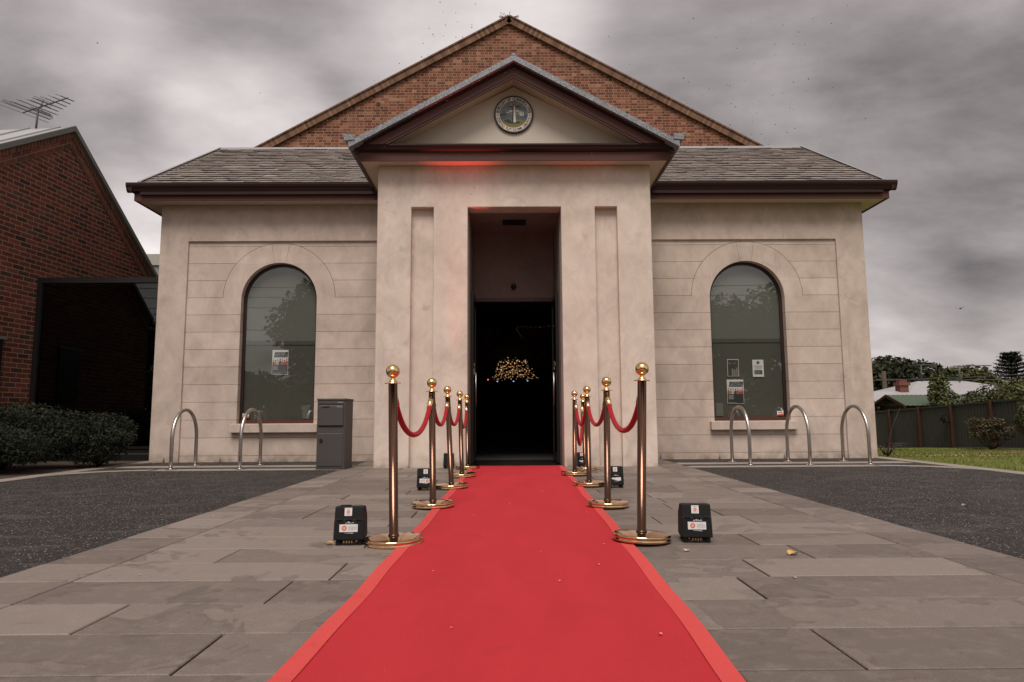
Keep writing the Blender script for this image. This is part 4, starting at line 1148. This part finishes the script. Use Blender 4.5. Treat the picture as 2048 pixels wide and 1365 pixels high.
for k in range(250):
    u = random.random(); yy = 22+12*u**.8; half = .45+.75*u
    xx = random.uniform(-half, half)+.22*u+.10; zz_ = 2.63+random.uniform(-.12, .05)
    p = (xx, yy-28, zz_-2.6)
    if k < 100:
        if bl_me is None:
            o = bulb_mesh().build('bulb', FAIRY, fl); bl_me = o
        else: o = bl_me.copy(); COL.objects.link(o)
        o.location = p
    else:
        i = len(stuff.v); q_ = MB(); q_.ball(p, random.choice((.006, .009, .012)), 3); stuff.v += q_.v; stuff.f += [tuple(a+i for a in f) for f in q_.f]; stuff.uv += q_.uv; stuff.smooth += q_.smooth
tag(stuff.build('bulb', FAIRY, fl), kind='stuff')
b = MB(); 
for x_, y_, z_ in ((-.6, 33.5, 2.44), (.2, 33.5, 2.44), (.9, 33.5, 2.46)): b.ball((x_, y_-28, z_-2.6), .04, 4, .5)
b.build('cool_bulb', BLUEBULB, fl)
b = MB(); b.ball((-1.05, 5.0, -.1), .035, 4); b.build('red_bulb', REDBULB, fl)
ed = thing('light_string', 'row of tiny lights along the top of the right inner drape', 'fairy lights', (.6, 14.85, 2.67))
b = MB()
for k in range(11): b.ball((-.48+k*.10, 0, .01*math.sin(k)+.02*k/11), .003, 3)
for k in range(5): b.ball((-.50+k*.03, 0, -.05-k*.05), .0028, 3)
b.build('bulb', FAIRY, ed)

# ------------------------------------------------------------------ glazed link between the buildings
YL = 11.5
gl = thing('glazed_link', 'dark glass screen in a black frame between the brick building and the town hall', 'glass screen', (-7.0, YL, 0))
b = MB(); b.box(-1.17, 1.13, -.05, .05, 3.02, 3.113); b.box(-1.17, -1.08, -.05, .05, -.05, 3.02); b.box(-1.08, 1.13, -.05, .05, -.05, .10)
b.box(-1.08, 1.13, -.03, .03, .20, .235); b.build('frame', BLACKF, gl)
b = MB(); b.box(-1.08, 1.13, -.006, .006, .235, 3.02); b.build('pane', PANE_TINT, gl)
def louvre(q, b_):
    co = obj_co(q); _, _, Z = q.sep(co); k = q.m('GREATER_THAN', q.m('FRACT', q.m('MULTIPLY', Z, 24.)), .45)
    q.put(b_.inputs['Base Color'], q.mix(k, (.05, .05, .047), (.11, .108, .10)))
b = MB(); b.box(-1.06, 1.135, .04, .06, .10, 2.66); b.build('louvre_screen', mat('louvre', rough=.6, build=louvre), gl)
b = MB(); b.box(-1.08, 1.13, 1.6, 1.65, -.05, 3.0); b.box(-1.08, 1.13, .06, 1.6, 2.98, 3.0); b.build('back_wall', mat('link_back', (.05, .035, .03), .9), gl)

# ------------------------------------------------------------------ brick building on the left
ang = -math.atan(.077)
bb = thing('brick_building', 'dark red brick building with a steep gable and grey metal roof at the left edge', 'building', (-8.16, 11.5, 0), ang)
sa, za_, sL, sR = .5, 6.03, .634, .805
def prof(s, off=0.): return za_-off-(sL*(sa-s) if s < sa else sR*(s-sa))
s0, s1 = -4.2, 4.3
b = MB()   # gable wall in local x=0 plane, facing +x
pts = [(s0, -.1), (s1, -.1), (s1, prof(s1, .30)), (sa, za_-.30), (s0, prof(s0, .30))]
b.face([(0, p, z) for p, z in pts], [(p, z) for p, z in pts])
b.face([(0, s0, -.1), (0, s0, prof(s0, .3)), (-7, s0, prof(s0, .3)), (-7, s0, -.1)], [(0, 0), (0, prof(s0, .3)), (7, prof(s0, .3)), (7, 0)])
b.face([(0, s1, prof(s1, .3)), (0, s1, -.1), (-7, s1, -.1), (-7, s1, prof(s1, .3))], [(0, 3), (0, 0), (7, 0), (7, 3)])
b.build('wall', BRICK_NEW, bb)
b = MB(); c_ = MB()   # raked brick courses and the dentil course under the barge
for sgn, slp, se in ((-1, sL, s0), (1, sR, s1)):
    a = math.atan(slp); L = abs(se-sa)/math.cos(a)
    def P(u, v, x): return (x, sa+sgn*u*math.cos(a), za_-u*math.sin(a)-v/math.cos(a))
    for (m_, v0, v1, x_) in ((b, .145, .312, .012), (c_, .06, .145, .028)):
        f = [P(0, v1, x_), P(L, v1, x_), P(L, v0, x_), P(0, v0, x_)]
        u = [(0, 1.-v1+.002), (L, 1.-v1+.002), (L, 1.-v0+.002), (0, 1.-v0+.002)]
        if m_ is b: u = [(p, (.312-v) ) for p, v in ((0, .312), (L, .312), (L, .146), (0, .146))]
        else: u = [(v*1., p*1.) for p, v in ((0, 0), (L, 0), (L, .085), (0, .085))]
        if sgn < 0: f = f[::-1]; u = u[::-1]
        m_.face(f, u)
        g_ = [P(0, v1, 0.), P(L, v1, 0.), P(L, v1, x_), P(0, v1, x_)]; m_.face(g_ if sgn > 0 else g_[::-1], [(0, 0), (L, 0), (L, .02), (0, .02)])
b.build('raked_course', BRICK_RAKE, bb); c_.build('dentil_course', BRICK_RAKE, bb)
b = MB()
for sgn, slp, se in ((-1, sL, s0-.1), (1, sR, s1+.1)):
    q_ = [(0.05, sa, za_+.02), (0.05, se, prof(se, -.02)), (-7.2, se, prof(se, -.02)), (-7.2, sa, za_+.02)]
    b.face(q_ if sgn < 0 else q_[::-1])
    # standing seams
    for k in range(12):
        xx = -.25-k*.6
        lo, hi = sorted((sa, se)); 
        for (o, h) in ((0, .03),):
            p0 = (xx, sa, za_+.02); p1 = (xx, se, prof(se, -.02))
            f = [p0, p1, (p1[0], p1[1], p1[2]+h), (p0[0], p0[1], p0[2]+h)]; b.face(f); 
            f2 = [(a+.02, c, d_) for a, c, d_ in f]; b.face(f2[::-1]); b.face([f[3], f[2], f2[2], f2[3]])
b.build('roof', ROOFS, bb)
b = MB()
for sgn, slp, se in ((-1, sL, s0-.1), (1, sR, s1+.1)):
    p_ = [(sa, za_+.045), (se, prof(se, -.045)), (se, prof(se, .055)), (sa, za_-.055)]
    b.prism(p_, .0, .075, 'X')
b.build('barge_capping', ZINCD, bb)
b = MB(); b.box(-.02, .03, -1.35, -.70, .9, 1.97); b.build('window', BLACKF, bb)
b = MB(); b.box(-.02, .045, -1.42, -.64, 1.97, 2.02); b.build('window_head', ZINCD, bb)
# grey roof farther left behind
rb = thing('metal_roof_building', 'low grey metal roof showing behind the brick building at the left edge', 'building', (-18, 18, 0))
b = MB(); b.box(-4, 4, 0, 5, -.3, 6.2); b.build('wall', HOUSEW, rb)
b = MB(); b.prism([(-.3, 6.2), (-.3, 6.28), (2.5, 7.75), (5.3, 6.28), (5.3, 6.2)], -4.2, 4.2, 'X'); b.build('roof', ROOFS, rb)
rb = thing('rear_building', 'pale rear building with white fascia glimpsed between brick gable and town hall', 'building', (-10.5, 20, 0))
b = MB(); b.box(-.9, 1.9, 0, 4, -.6, 5.28); b.build('wall', mat('grey_cladding', (.20, .20, .19), .7), rb)
b = MB(); b.box(-.95, 1.95, -.05, 4.05, 5.28, 5.62); b.build('fascia', HOUSEW, rb)

# ------------------------------------------------------------------ antennas
def antenna(base, mast_h, boom, el, L, n, lens, rad, lb, fold=True, boomoff=.35, elw=.5):
    t_ = thing('tv_antenna', lb, 'antenna', base)
    b = MB(); b.tube([(0, 0, -.1), (.02, 0, mast_h)], rad*2.4, 8); b.build('mast', ANT, t_)
    bd = Vector((*boom, 0)).normalized(); ed_ = Vector((*el, 0)).normalized(); O = Vector((.02, 0, mast_h))
    s_ = O-bd*L*boomoff
    b = MB(); b.tube([s_, s_+bd*L], rad*1.6, 6); b.build('boom', ANT, t_)
    b = MB()
    for k in range(n):
        u = k/(n-1); hl = (lens[0]+(lens[1]-lens[0])*u)*random.uniform(.9, 1.1)
        c = s_+bd*L*u+Vector((0, 0, (.02 if k % 2 else -.01)))
        b.tube([c-ed_*hl, c+ed_*hl], rad*.6, 5)
    if fold:
        c = s_+bd*L*.12+Vector((0, 0, .03)); hl = lens[0]*.95; w2 = bd*.04
        ring = [c-ed_*hl+w2, c+ed_*hl+w2, c+ed_*(hl+.03), c+ed_*hl-w2, c-ed_*hl-w2, c-ed_*(hl+.03), c-ed_*hl+w2]
        b.tube(ring, rad*.7, 5)
        for s2 in (-1, 1):
            for k in range(3):
                c = s_+bd*L*(.40+.03*k)+Vector((0, 0, s2*(.06+.03*k))); b.tube([c-ed_*.18, c+ed_*.18], rad*.6, 5)
            b.tube([s_+bd*L*.40, s_+bd*L*.46+Vector((0, 0, s2*.12))], rad, 5)
    b.build('element', ANT, t_)
antenna((-8.85, 12.08, 5.97), .50, (.9, -.436), (.436, .9), 1.35, 17, (.43, .13), .0075, 'television antenna on a mast above the brick building roof')

# ------------------------------------------------------------------ shrubs in the left bed
for i, (c, r, n, lb) in enumerate((((-8.35, 8.9, .0), (1.0, .9, .50), 9000, 'dark green shrub at the left edge of the picture'),
        ((-7.15, 9.55, .0), (1.15, .9, .56), 11000, 'largest dark green shrub in the left bed, in front of the glass screen'),
        ((-6.12, 10.1, .0), (.62, .62, .46), 6000, 'smaller dark shrub nearest the town hall corner'),
        ((-7.15, 8.75, .0), (1.15, .7, .42), 8000, 'low dark shrub at the front of the left bed by the kerb'))):
    t_ = thing('shrub', lb, 'shrub', c, 0, 'dark shrubs in the left garden bed')
    b = MB()
    for k in range(9):
        a = k*.7; b.tube([(0, 0, 0), (r[0]*.3*math.cos(a), r[1]*.3*math.sin(a), r[2]*.5), (r[0]*.75*math.cos(a), r[1]*.75*math.sin(a), r[2]*1.1)], [.02, .012, .006], 5)
    b.build('stem', BARK, t_)
    leaf_cloud(int(n*1.9), clumpy((0, 0, r[2]*.66), r, 28, .38), .025, .42).build('foliage', LEAF_BUSH, t_)
    lc = leaf_cloud(55, clumpy((0, 0, r[2]*.74), tuple(v*1.03 for v in r), 22, .42), .022, .5); lc.build('new_leaf_tip', mat('leaf_tip', (.22, .10, .04), .7), t_)

# ------------------------------------------------------------------ right side: fence, plants, houses, trees
FX_ = 16.9
fe = thing('boundary_fence', 'long dark grey paling fence with brown posts along the lawn', 'fence', (FX_, 27, 0))
py = [14.9, 17.1, 19.3, 21.5, 23.7, 25.85, 27.9, 30.05, 32.2, 34.4, 36.6]
for k in range(len(py)-1):
    y0, y1 = py[k]-27, py[k+1]-27; z0, z1 = fz(py[k])-.02, fz(py[k+1])-.02; H_ = 1.62
    b = MB(); n = 26
    for j in range(n):
        a0, a1 = y0+(y1-y0)*j/n, y0+(y1-y0)*(j+1)/n; o = .012 if j % 2 else 0.
        za, zb = z0+(z1-z0)*j/n, z0+(z1-z0)*(j+1)/n
        b.face([(-o, a1, zb), (-o, a0, za), (-o, a0, za+H_), (-o, a1, zb+H_)]); b.face([(.03, a0, za), (.03, a1, zb), (.03, a1, zb+H_), (.03, a0, za+H_)])
        b.face([(-.0, a1, zb), (-.012, a1, zb), (-.012, a1, zb+H_), (0, a1, zb+H_)])
    b.build('panel', GREYM, fe)
    b = MB(); b.face([(-.05, y1, z1+H_+.05), (-.05, y0, z0+H_+.05), (.06, y0, z0+H_+.05), (.06, y1, z1+H_+.05)][::-1]); b.face([(-.05, y1, z1+H_-.01), (-.05, y0, z0+H_-.01), (-.05, y0, z0+H_+.05), (-.05, y1, z1+H_+.05)]); b.build('cap_rail', GREENCAP, fe)
for y_ in py:
    z_ = fz(y_); b = MB(); b.box(-.12, -.014, y_-27-.055, y_-27+.055, z_-.1, z_+1.68); b.build('post', TIMBER, fe)
mb = MB(); 
for k in range(14):
    y0 = 17.+k*1.1; mb.face([(FX_-random.uniform(.5, .9) if 16 < y0 < 24 else FX_-.18, y0, fz(y0)+.012), (FX_-.02, y0, fz(y0)+.03), (FX_-.02, y0+1.1, fz(y0+1.1)+.03), (FX_-random.uniform(.5, .9) if 16 < y0 < 24 else FX_-.18, y0+1.1, fz(y0+1.1)+.012)])
tag(mb.build('fence_bed', SOIL), kind='structure')
def bush(name, lb, c, r, n, leaf, matl, k=14, cat='shrub', group=None, stems=8):
    t_ = thing(name, lb, cat, (c[0], c[1], fz(c[1])), 0, group)
    b = MB()
    for q_ in range(stems):
        a = q_*6.28/stems; b.tube([(0, 0, 0), (r[0]*.35*math.cos(a), r[1]*.35*math.sin(a), r[2]*.35), (r[0]*.8*math.cos(a), r[1]*.8*math.sin(a), r[2]*1.2)], [.022, .014, .007], 5)
    b.build('stem', BARK, t_)
    leaf_cloud(n, clumpy((0, 0, r[2]*1.05), r, k, .38), leaf, .5).build('foliage', matl, t_)
    return t_
bush('shrub', 'rounded reddish shrub on the lawn in front of the fence', (14.3, 20.2), (.75, .7, .52), 2600, .045, LEAF_RED)
bush('shrub', 'taller leafy shrub at the right edge of the picture by the fence', (14.55, 18.6), (.72, .8, .78), 3200, .05, LEAF_OLIVE)
bush('rose_bush', 'tall loose rose bush with yellow green leaves rising behind the fence', (19.2, 30.), (.72, .7, 1.62), 2600, .09, LEAF_LIGHT, k=20)
bush('shrub', 'low leafy shrub beyond the fence, to the right of the rose bush', (21.4, 30.), (1.5, 1., 1.35), 2600, .09, LEAF_OLIVE, k=20)
bush('shrub', 'pale green shrub beyond the fence in front of the second chimney', (25.3, 33.), (2.4, 1.2, 1.6), 3400, .10, LEAF_LIGHT, k=24)
t_ = bush('flowering_shrub', 'dark shrub with red flowers beyond the fence beside the town hall corner', (18.35, 34.), (1.1, .9, 1.2), 2200, .08, LEAF_DARK)
leaf_cloud(70, clumpy((0, 0, 1.35), (1.1, .9, 1.2), 14, .38), .05, .8).build('flower', FLOWER, t_)
bush('shrub', 'small dark climber hanging on the fence panel by a post', (16.72, 26.), (.12, .28, .2), 200, .05, LEAF_DARK, stems=3).location.z += .85
# twiggy weed at the building corner
wd = thing('weed', 'bare twiggy weed with one long arching stem at the right building corner', 'weed', (6.3, 11.5, -.02))
b = MB()
b.tube([(0, 0, 0), (.05, 0, .3), (.14, 0, .55), (.27, 0, .82)], [.010, .008, .006, .003], 6)
for k in range(26):
    a = random.uniform(0, 6.28); l_ = random.uniform(.12, .32); b.tube([(0, 0, 0), (l_*.6*math.cos(a), l_*.4*math.sin(a), l_*.7), (l_*1.3*math.cos(a), l_*.9*math.sin(a), l_*.75)], [.007, .005, .002], 5)
b.build('stem', TWIG, wd)
leaf_cloud(60, [((0, 0, .12), (.3, .22, .1))], .03, .4).build('leaf', LEAF_RED, wd)
# houses
def hip_house(name, lb, x0, x1, y0, y1, zg, ze, zr, rl, wallm, roofm, cat='house'):
    t_ = thing(name, lb, cat, ((x0+x1)/2, (y0+y1)/2, zg)); hx_, hy = (x1-x0)/2, (y1-y0)/2
    b = MB(); b.box(-hx_+.3, hx_-.3, -hy+.3, hy-.3, -.3, ze-zg); b.build('wall', wallm, t_)
    e = ze-zg; r = zr-zg; A, B = (-rl, 0, r), (rl, 0, r)
    c = [(-hx_, -hy, e), (hx_, -hy, e), (hx_, hy, e), (-hx_, hy, e)]
    b = MB(); b.face([c[0], c[1], B, A]); b.face([c[1], c[2], B]); b.face([c[2], c[3], A, B]); b.face([c[3], c[0], A])
    b.box(-hx_, hx_, -hy, hy, e-.16, e-.001, skip='t'); rf = b.build('roof', roofm, t_)
    return t_, rf
def chimney(par, x, y, z0, z1, w_=.45):
    b = MB(); b.box(x-w_, x+w_, y-w_, y+w_, z0, z1-.35); b.box(x-w_-.08, x+w_+.08, y-w_-.08, y+w_+.08, z1-.35, z1-.15); b.box(x-w_+.05, x+w_-.05, y-w_+.05, y+w_-.05, z1-.15, z1); b.build('chimney', CHIM, par)
h1, rf = hip_house('house', 'house with a long white metal roof and brick chimney beyond the fence', 25.4, 35., 43, 51, -1.4, 1.95, 3.0, 1.6, HOUSEW, ROOFW)
h2, rf2 = hip_house('house', 'low white roofed house wing left of the brick chimney beyond the fence', 20.8, 29.5, 40., 45., -1.3, 1.35, 2.15, 2.2, HOUSEW, ROOFW)
chimney(rf2, -.35, .0, 2.9, 4.15, .27)
h3, rf3 = hip_house('house', 'white roofed house behind a red brick chimney at the right edge', 35.5, 47, 46, 54, -1.4, 1.9, 2.75, 3.5, HOUSEW, ROOFW)
chimney(rf3, -3.9, -.2, 3.3, 4.45, .30)
sh = thing('shed', 'green corrugated roofed shed just behind the fence', 'shed', (20.4, 32.2, fz(32)))
b = MB(); b.box(-2.1, 2.1, -1.2, 1.2, -.2, 1.95); b.build('wall', TIMBER, sh)
b = MB(); ze, zr_ = 1.92, 2.45
for s_ in (-1, 1):
    for k in range(44):
        xa = -2.4+k*.109; o = .025*(k % 2)
        p = [(xa, s_*1.5, ze+o), (xa+.109, s_*1.5, ze+.025-o), (xa+.109, 0, zr_+.025-o), (xa, 0, zr_+o)]
        b.face(p if s_ < 0 else p[::-1])
b.build('roof', ROOFG, sh)
b = MB(); 
for s_ in (-1, 1): b.prism([(0, zr_+.03), (s_*1.5, ze+.03), (s_*1.5, ze-.1), (0, zr_-.1)], -2.46, -2.41, 'X')
b.build('barge', TIMBER, sh)
antenna((26.1, 42.5, 2.85), .95, (1, -.3), (.3, 1), 1.3, 9, (.5, .25), .02, 'small television antenna above the brick chimney beyond the fence', False)
antenna((31.2, 46.5, 3.0), 1.0, (1, -.15), (.15, 1), 2.4, 10, (.4, .2), .022, 'long television antenna above the white house roof', False, .15)
up = thing('power_pole', 'weathered timber power pole in front of the dark tree', 'pole', (27.9, 50, -1.5))
b = MB(); b.tube([(0, 0, 0), (.02, 0, 5.4)], [.20, .15], 8); b.build('shaft', BARK, up)
b = MB(); b.box(-.6, .6, -.06, .06, 4.7, 4.82); b.build('crossarm', BARK, up)
wr = MB(); wr.tube([(27.9, 50, 3.3), (38, 47, 3.05), (48, 44, 3.3), (62, 40, 4.4)], .018, 4); tag(wr.build('overhead_wire', ANT), 'thin overhead wire running to the right above the white roofs', 'wire')
wr = MB(); wr.tube([(24, 46, 3.0), (31.2, 46.5, 3.2), (44, 50, 3.9), (62, 56, 5.4)], .018, 4); tag(wr.build('overhead_wire', ANT), 'thin overhead wire between the house antenna and the conifer', 'wire')
# distant trees
g_ = 'trees beyond the houses'
tree('tree', 'broad dark rounded tree closest to the town hall corner beyond the houses', (34.3, 60, -2), 4.7, (4.6, 3.8, 3.1), 9000, .26, LEAF_DARK, 26, g_)
tree('tree', 'lower dark tree right of the broad one, behind the white roof', (39.8, 64, -2), 3.6, (3.8, 3., 2.4), 6000, .26, LEAF_OLIVE, 20, g_)
tree('tree', 'rounded olive tree in the middle distance behind the white roof ridge', (46.4, 70, -2), 4.9, (4.2, 3.5, 2.7), 7000, .27, LEAF_OLIVE, 22, g_)
tree('tree', 'dark low tree in front of the conifer, right of the olive tree', (53.5, 73, -2), 3.5, (4.6, 3.4, 2.3), 6500, .27, LEAF_DARK, 22, g_)
tree('tree', 'dark low tree below the conifer at the right edge', (60.5, 76, -2), 3.6, (5.4, 3.4, 2.4), 6500, .28, LEAF_DARK, 22, g_)
tree('tree', 'small dark tree beside the right white roof, under the conifer', (41.5, 55, -1.8), 2.8, (2.8, 2., 1.7), 3500, .2, LEAF_OLIVE, 16, g_, .12)
tree('tree', 'leafy mid green tree crowding the end of the white house roof', (34.6, 44, -1.3), 2.4, (2.4, 1.8, 1.5), 4200, .15, LEAF_OLIVE, 18, g_, .12)
ar = thing('conifer', 'tall tiered dark conifer on the horizon at the right', 'tree', (67.6, 90, -2))
b = MB(); b.tube([(0, 0, 0), (0, 0, 10.9)], [.4, .08], 8); b.build('trunk', BARK, ar)
V = MB()
for k in range(17):
    z = 3.1+k*.46; Rr_ = 4.3*(1.-.86*(max(0., z-3.1)/7.9)**1.5); nb_ = 13
    for j in range(nb_):
        a = j*6.283/nb_+k*.37+random.uniform(-.15, .15); L_ = Rr_*random.uniform(.75, 1.08)
        for s2 in range(60):
            u = (s2+1)/60; wv = .42*(1-u*.45)
            p = Vector((math.cos(a)*L_*u, math.sin(a)*L_*u, z+.55*u*u-.12*u+random.uniform(-.07, .1)))
            p += Vector((random.uniform(-wv, wv), random.uniform(-wv, wv), 0))
            d1 = Vector((random.uniform(-1, 1), random.uniform(-1, 1), random.uniform(-.2, .6))).normalized()*.2; d2 = Vector((-d1.y, d1.x, random.uniform(-.1, .1)))*.5
            V.face([p-d1, p-d2, p+d1, p+d2])
V.build('crown', LEAF_ARAU, ar)
# a few conical branches of hedge far right & left horizon fill
hd = leaf_cloud(16000, [((x_, 100+random.uniform(-4, 4), -2.4+random.uniform(0, 1.2)), (6, 3, 3.4)) for x_ in range(24, 170, 6)], .35)
tag(hd.build('far_woodland', LEAF_DARK), kind='stuff')
# grass blades and fallen petals on the near lawn
n = 26000; gx_ = 6.1+rng.random(n)**1.2*10.5; gy_ = 8.0+rng.random(n)*15
b = MB(); hgt = rng.uniform(.015, .05, n); an = rng.uniform(0, 6.28, n)
zz0 = np.array([hz(a, c) for a, c in zip(gx_, gy_)])
V1 = np.stack([gx_-.006*np.cos(an), gy_-.006*np.sin(an), zz0], 1); V2 = np.stack([gx_+.006*np.cos(an), gy_+.006*np.sin(an), zz0], 1)
V3 = np.stack([gx_+rng.uniform(-.02, .02, n), gy_+rng.uniform(-.02, .02, n), zz0+hgt], 1)
b.v = [tuple(p) for p in np.stack([V1, V2, V3], 1).reshape(-1, 3).tolist()]; b.f = [(3*i, 3*i+1, 3*i+2) for i in range(n)]; b.uv = [(0, 0)]*(3*n); b.smooth = [False]*n
tag(b.build('grass', GRASSB), kind='stuff')
b = MB()
for k in range(900):
    cx, cy = random.choice(((8.4, 12.6), (10., 13.5), (12.2, 15.0), (9.2, 11.2), (7.6, 11.6))); x = random.gauss(cx, .9); y = random.gauss(cy, .35)
    if x < 6.3: continue
    s_ = random.uniform(.010, .02); z = hz(x, y)+.02; a = random.uniform(0, 3)
    b.face([(x+s_*math.cos(a), y+s_*math.sin(a), z), (x-s_*math.sin(a), y+s_*math.cos(a), z+.008), (x-s_*math.cos(a), y-s_*math.sin(a), z), (x+s_*math.sin(a), y-s_*math.cos(a), z+.004)])
tag(b.build('fallen_petals', PETAL), kind='stuff')
# loose chips on the dark areas
b = MB()
for k in range(2600):
    sx = random.choice((-1, 1)); x = sx*random.uniform(2.4, 5.7); y = random.uniform(2., 9.1); s_ = random.uniform(.002, .005); a = random.uniform(0, 3)
    P_ = [(x+s_*math.cos(a+k2*1.571), y+s_*math.sin(a+k2*1.571), -.003) for k2 in range(4)]
    top = (x, y, -.003+s_*1.1)
    for k2 in range(4): b.face([P_[k2], P_[(k2+1) % 4], top])
tag(b.build('loose_chips', mat('chip', (.22, .18, .145), .8)), kind='stuff')

# ------------------------------------------------------------------ litter
def leaf_obj(name, x, y, z, s_, a, matl, lb, cat='leaf', group=None):
    b = MB(); n = 10
    for k in range(n):
        u0, u1 = k/n, (k+1)/n; w0, w1 = [.42*math.sin(math.pi*u**.8)*s_ for u in (u0, u1)]
        z0_, z1_ = [.18*s_*math.sin(u*3.1) for u in (u0, u1)]
        for sg in (-1, 1):
            f = [(u0*s_-s_/2, 0, z0_), (u1*s_-s_/2, 0, z1_), (u1*s_-s_/2, sg*w1, z1_+.22*w1), (u0*s_-s_/2, sg*w0, z0_+.22*w0)]
            b.face(f if sg > 0 else f[::-1])
    o = b.build(name, matl); o.location = (x, y, z); o.rotation_euler = (0, 0, a); return tag(o, lb, cat, group)
leaf_obj('fallen_leaf', 1.302, 3.445, .004, .062, .5, YLEAF, 'yellow fallen leaf lying on the right-hand paving')
leaf_obj('fallen_leaf', 3.35, 5.2, .0, .05, .2, mat('tan_leaf', (.33, .22, .15), .7), 'tan fallen leaf lying on the dark gravel at the right')
leaf_obj('fallen_leaf', -1.09, 3.80, .004, .05, .1, YLEAF, 'small brown leaf beside the nearest left floor light')
leaf_obj('fallen_leaf', .80, 3.55, .004, .035, 1., mat('pale_leaf', (.48, .36, .30), .7), 'pale scrap lying between the nearest right stanchion and floor light')
pm_ = mat('pink_petal', (.66, .24, .18), .7)
for k, (x, y) in enumerate(((-.30, 2.28), (-.26, 3.98), (.40, 3.7), (.36, 2.2), (.30, 3.2), (.1, 2.9), (-.45, 3.1), (.44, 4.9), (.2, 6.3), (-.1, 5.4), (.05, 3.5), (-.35, 4.8))):
    leaf_obj('petal', x, y, .011, random.uniform(.010, .018), random.uniform(0, 6), pm_, 'small pale petal lying on the red carpet', 'petal', 'petals scattered on the red carpet')
sc_ = mat('pale_scrap', (.45, .38, .33), .7)
for k, (x, y) in enumerate(((-1.6, 5.9), (-1.45, 7.6), (1.75, 5.0), (2.3, 4.65), (-1.75, 3.1), (1.1, 2.95), (1.9, 4.6), (-2.2, 4.9))):
    leaf_obj('scrap', x, y, .003, random.uniform(.012, .022), random.uniform(0, 6), sc_, 'tiny pale scrap of leaf on the paving', 'litter', 'scraps of leaf scattered on the paving')

# ------------------------------------------------------------------ hovering insects and one bird
b = MB(); b.ball((0, 0, 0), .0034, 4, 1.5)
for s_ in (-1, 1): b.face([(0, 0, .001), (s_*.006, .002, .004), (s_*.0065, -.001, .0015)])
ins = b.build('insect', INSECT); tag(ins, 'tiny flying insect hovering above the portico', 'insect', 'swarm of tiny insects in the air')
first = True
zones = [((-1.35, .25), (6.2, 7.4), (4.05, 5.0), 55), ((-1.9, .1), (6.0, 8.0), (3.0, 4.4), 45), ((1.7, 3.9), (6., 8.), (3.5, 5.2), 60), ((-4.2, 4.6), (6, 8.), (2.6, 4.8), 22)]
for (xa, xb), (ya, yb), (za, zb), n in zones:
    for k in range(n):
        o = ins if first else ins.copy()
        if not first: COL.objects.link(o)
        first = False
        mx = (xa+xb)/2; x = min(xb, max(xa, random.gauss(mx, (xb-xa)/4)))
        o.location = (x, random.uniform(ya, yb), random.uniform(za, zb)); o.rotation_euler = (random.uniform(-1, 1), random.uniform(-1, 1), random.uniform(0, 6)); s_ = random.uniform(.8, 1.5); o.scale = (s_, s_, s_)
b = MB(); b.tube([(-.15, 0, 0), (0, 0, .02), (.16, 0, 0)], [.01, .045, .012], 8)
for s_ in (-1, 1): b.face([(-.05, 0, .02), (.06, 0, .02), (.03, s_*.3, .12), (-.03, s_*.28, .10)])
o = b.build('bird', INK); o.location = (27.2, 40, 7.0); o.rotation_euler = (0, 0, .5); tag(o, 'small dark bird flying in the sky at the right', 'bird')

# ------------------------------------------------------------------ street behind the camera (seen in the window glass and brass)
g_ = 'street trees across the road'
for k, (x, y, h, rr, lb) in enumerate(((-11.9, -20.5, 5.6, 3.2, 'tall street tree mirrored in the left window'), (-16.8, -19, 2.0, 2.8, 'low street tree left of the tall one'), (-26, -22, 5, 4.2, 'wide street tree far to the left'),
        (13.4, -20, 5.0, 3.6, 'tall street tree mirrored in the right window'), (18.3, -20.5, 5.6, 3.5, 'street tree right of the mirrored one'), (27, -23, 5, 4.2, 'wide street tree far to the right'),
        (-6.5, -27, 4.2, 3.6, 'street tree straight behind on the left'), (0.5, -30, 4.6, 4.2, 'street tree straight behind the carpet'), (7.2, -28, 4.0, 3.6, 'street tree straight behind on the right'))):
    tree('street_tree', lb, (x, y, 0), h, (rr, rr*.8, h*.68), 9000, .17, LEAF_DARK, 26, g_, .2)
hg = leaf_cloud(34000, [((x_, -33+random.uniform(-2, 2), random.uniform(1.4, 2.6)), (3.2, 2., random.uniform(2.2, 3.4))) for x_ in np.arange(-62, 63, 2.6)], .42)
tag(hg.build('street_hedge', LEAF_OLIVE), kind='stuff')
for z_, y_ in ((8.6, -18), (8.0, -18), (7.4, -18.3), (6.0, -18)):
    b = MB(); b.tube([(-40, y_, z_+.3), (0, y_, z_-.25), (40, y_, z_+.3)], .02, 4); tag(b.build('street_wire', ANT), 'overhead street wire across the road behind', 'wire', 'overhead street wires')
st_, _r = hip_house('house', 'single storey house across the road behind the viewer', -9, 3, -44, -36, 0, 3., 5.2, 3, HOUSEW, ROOFS)
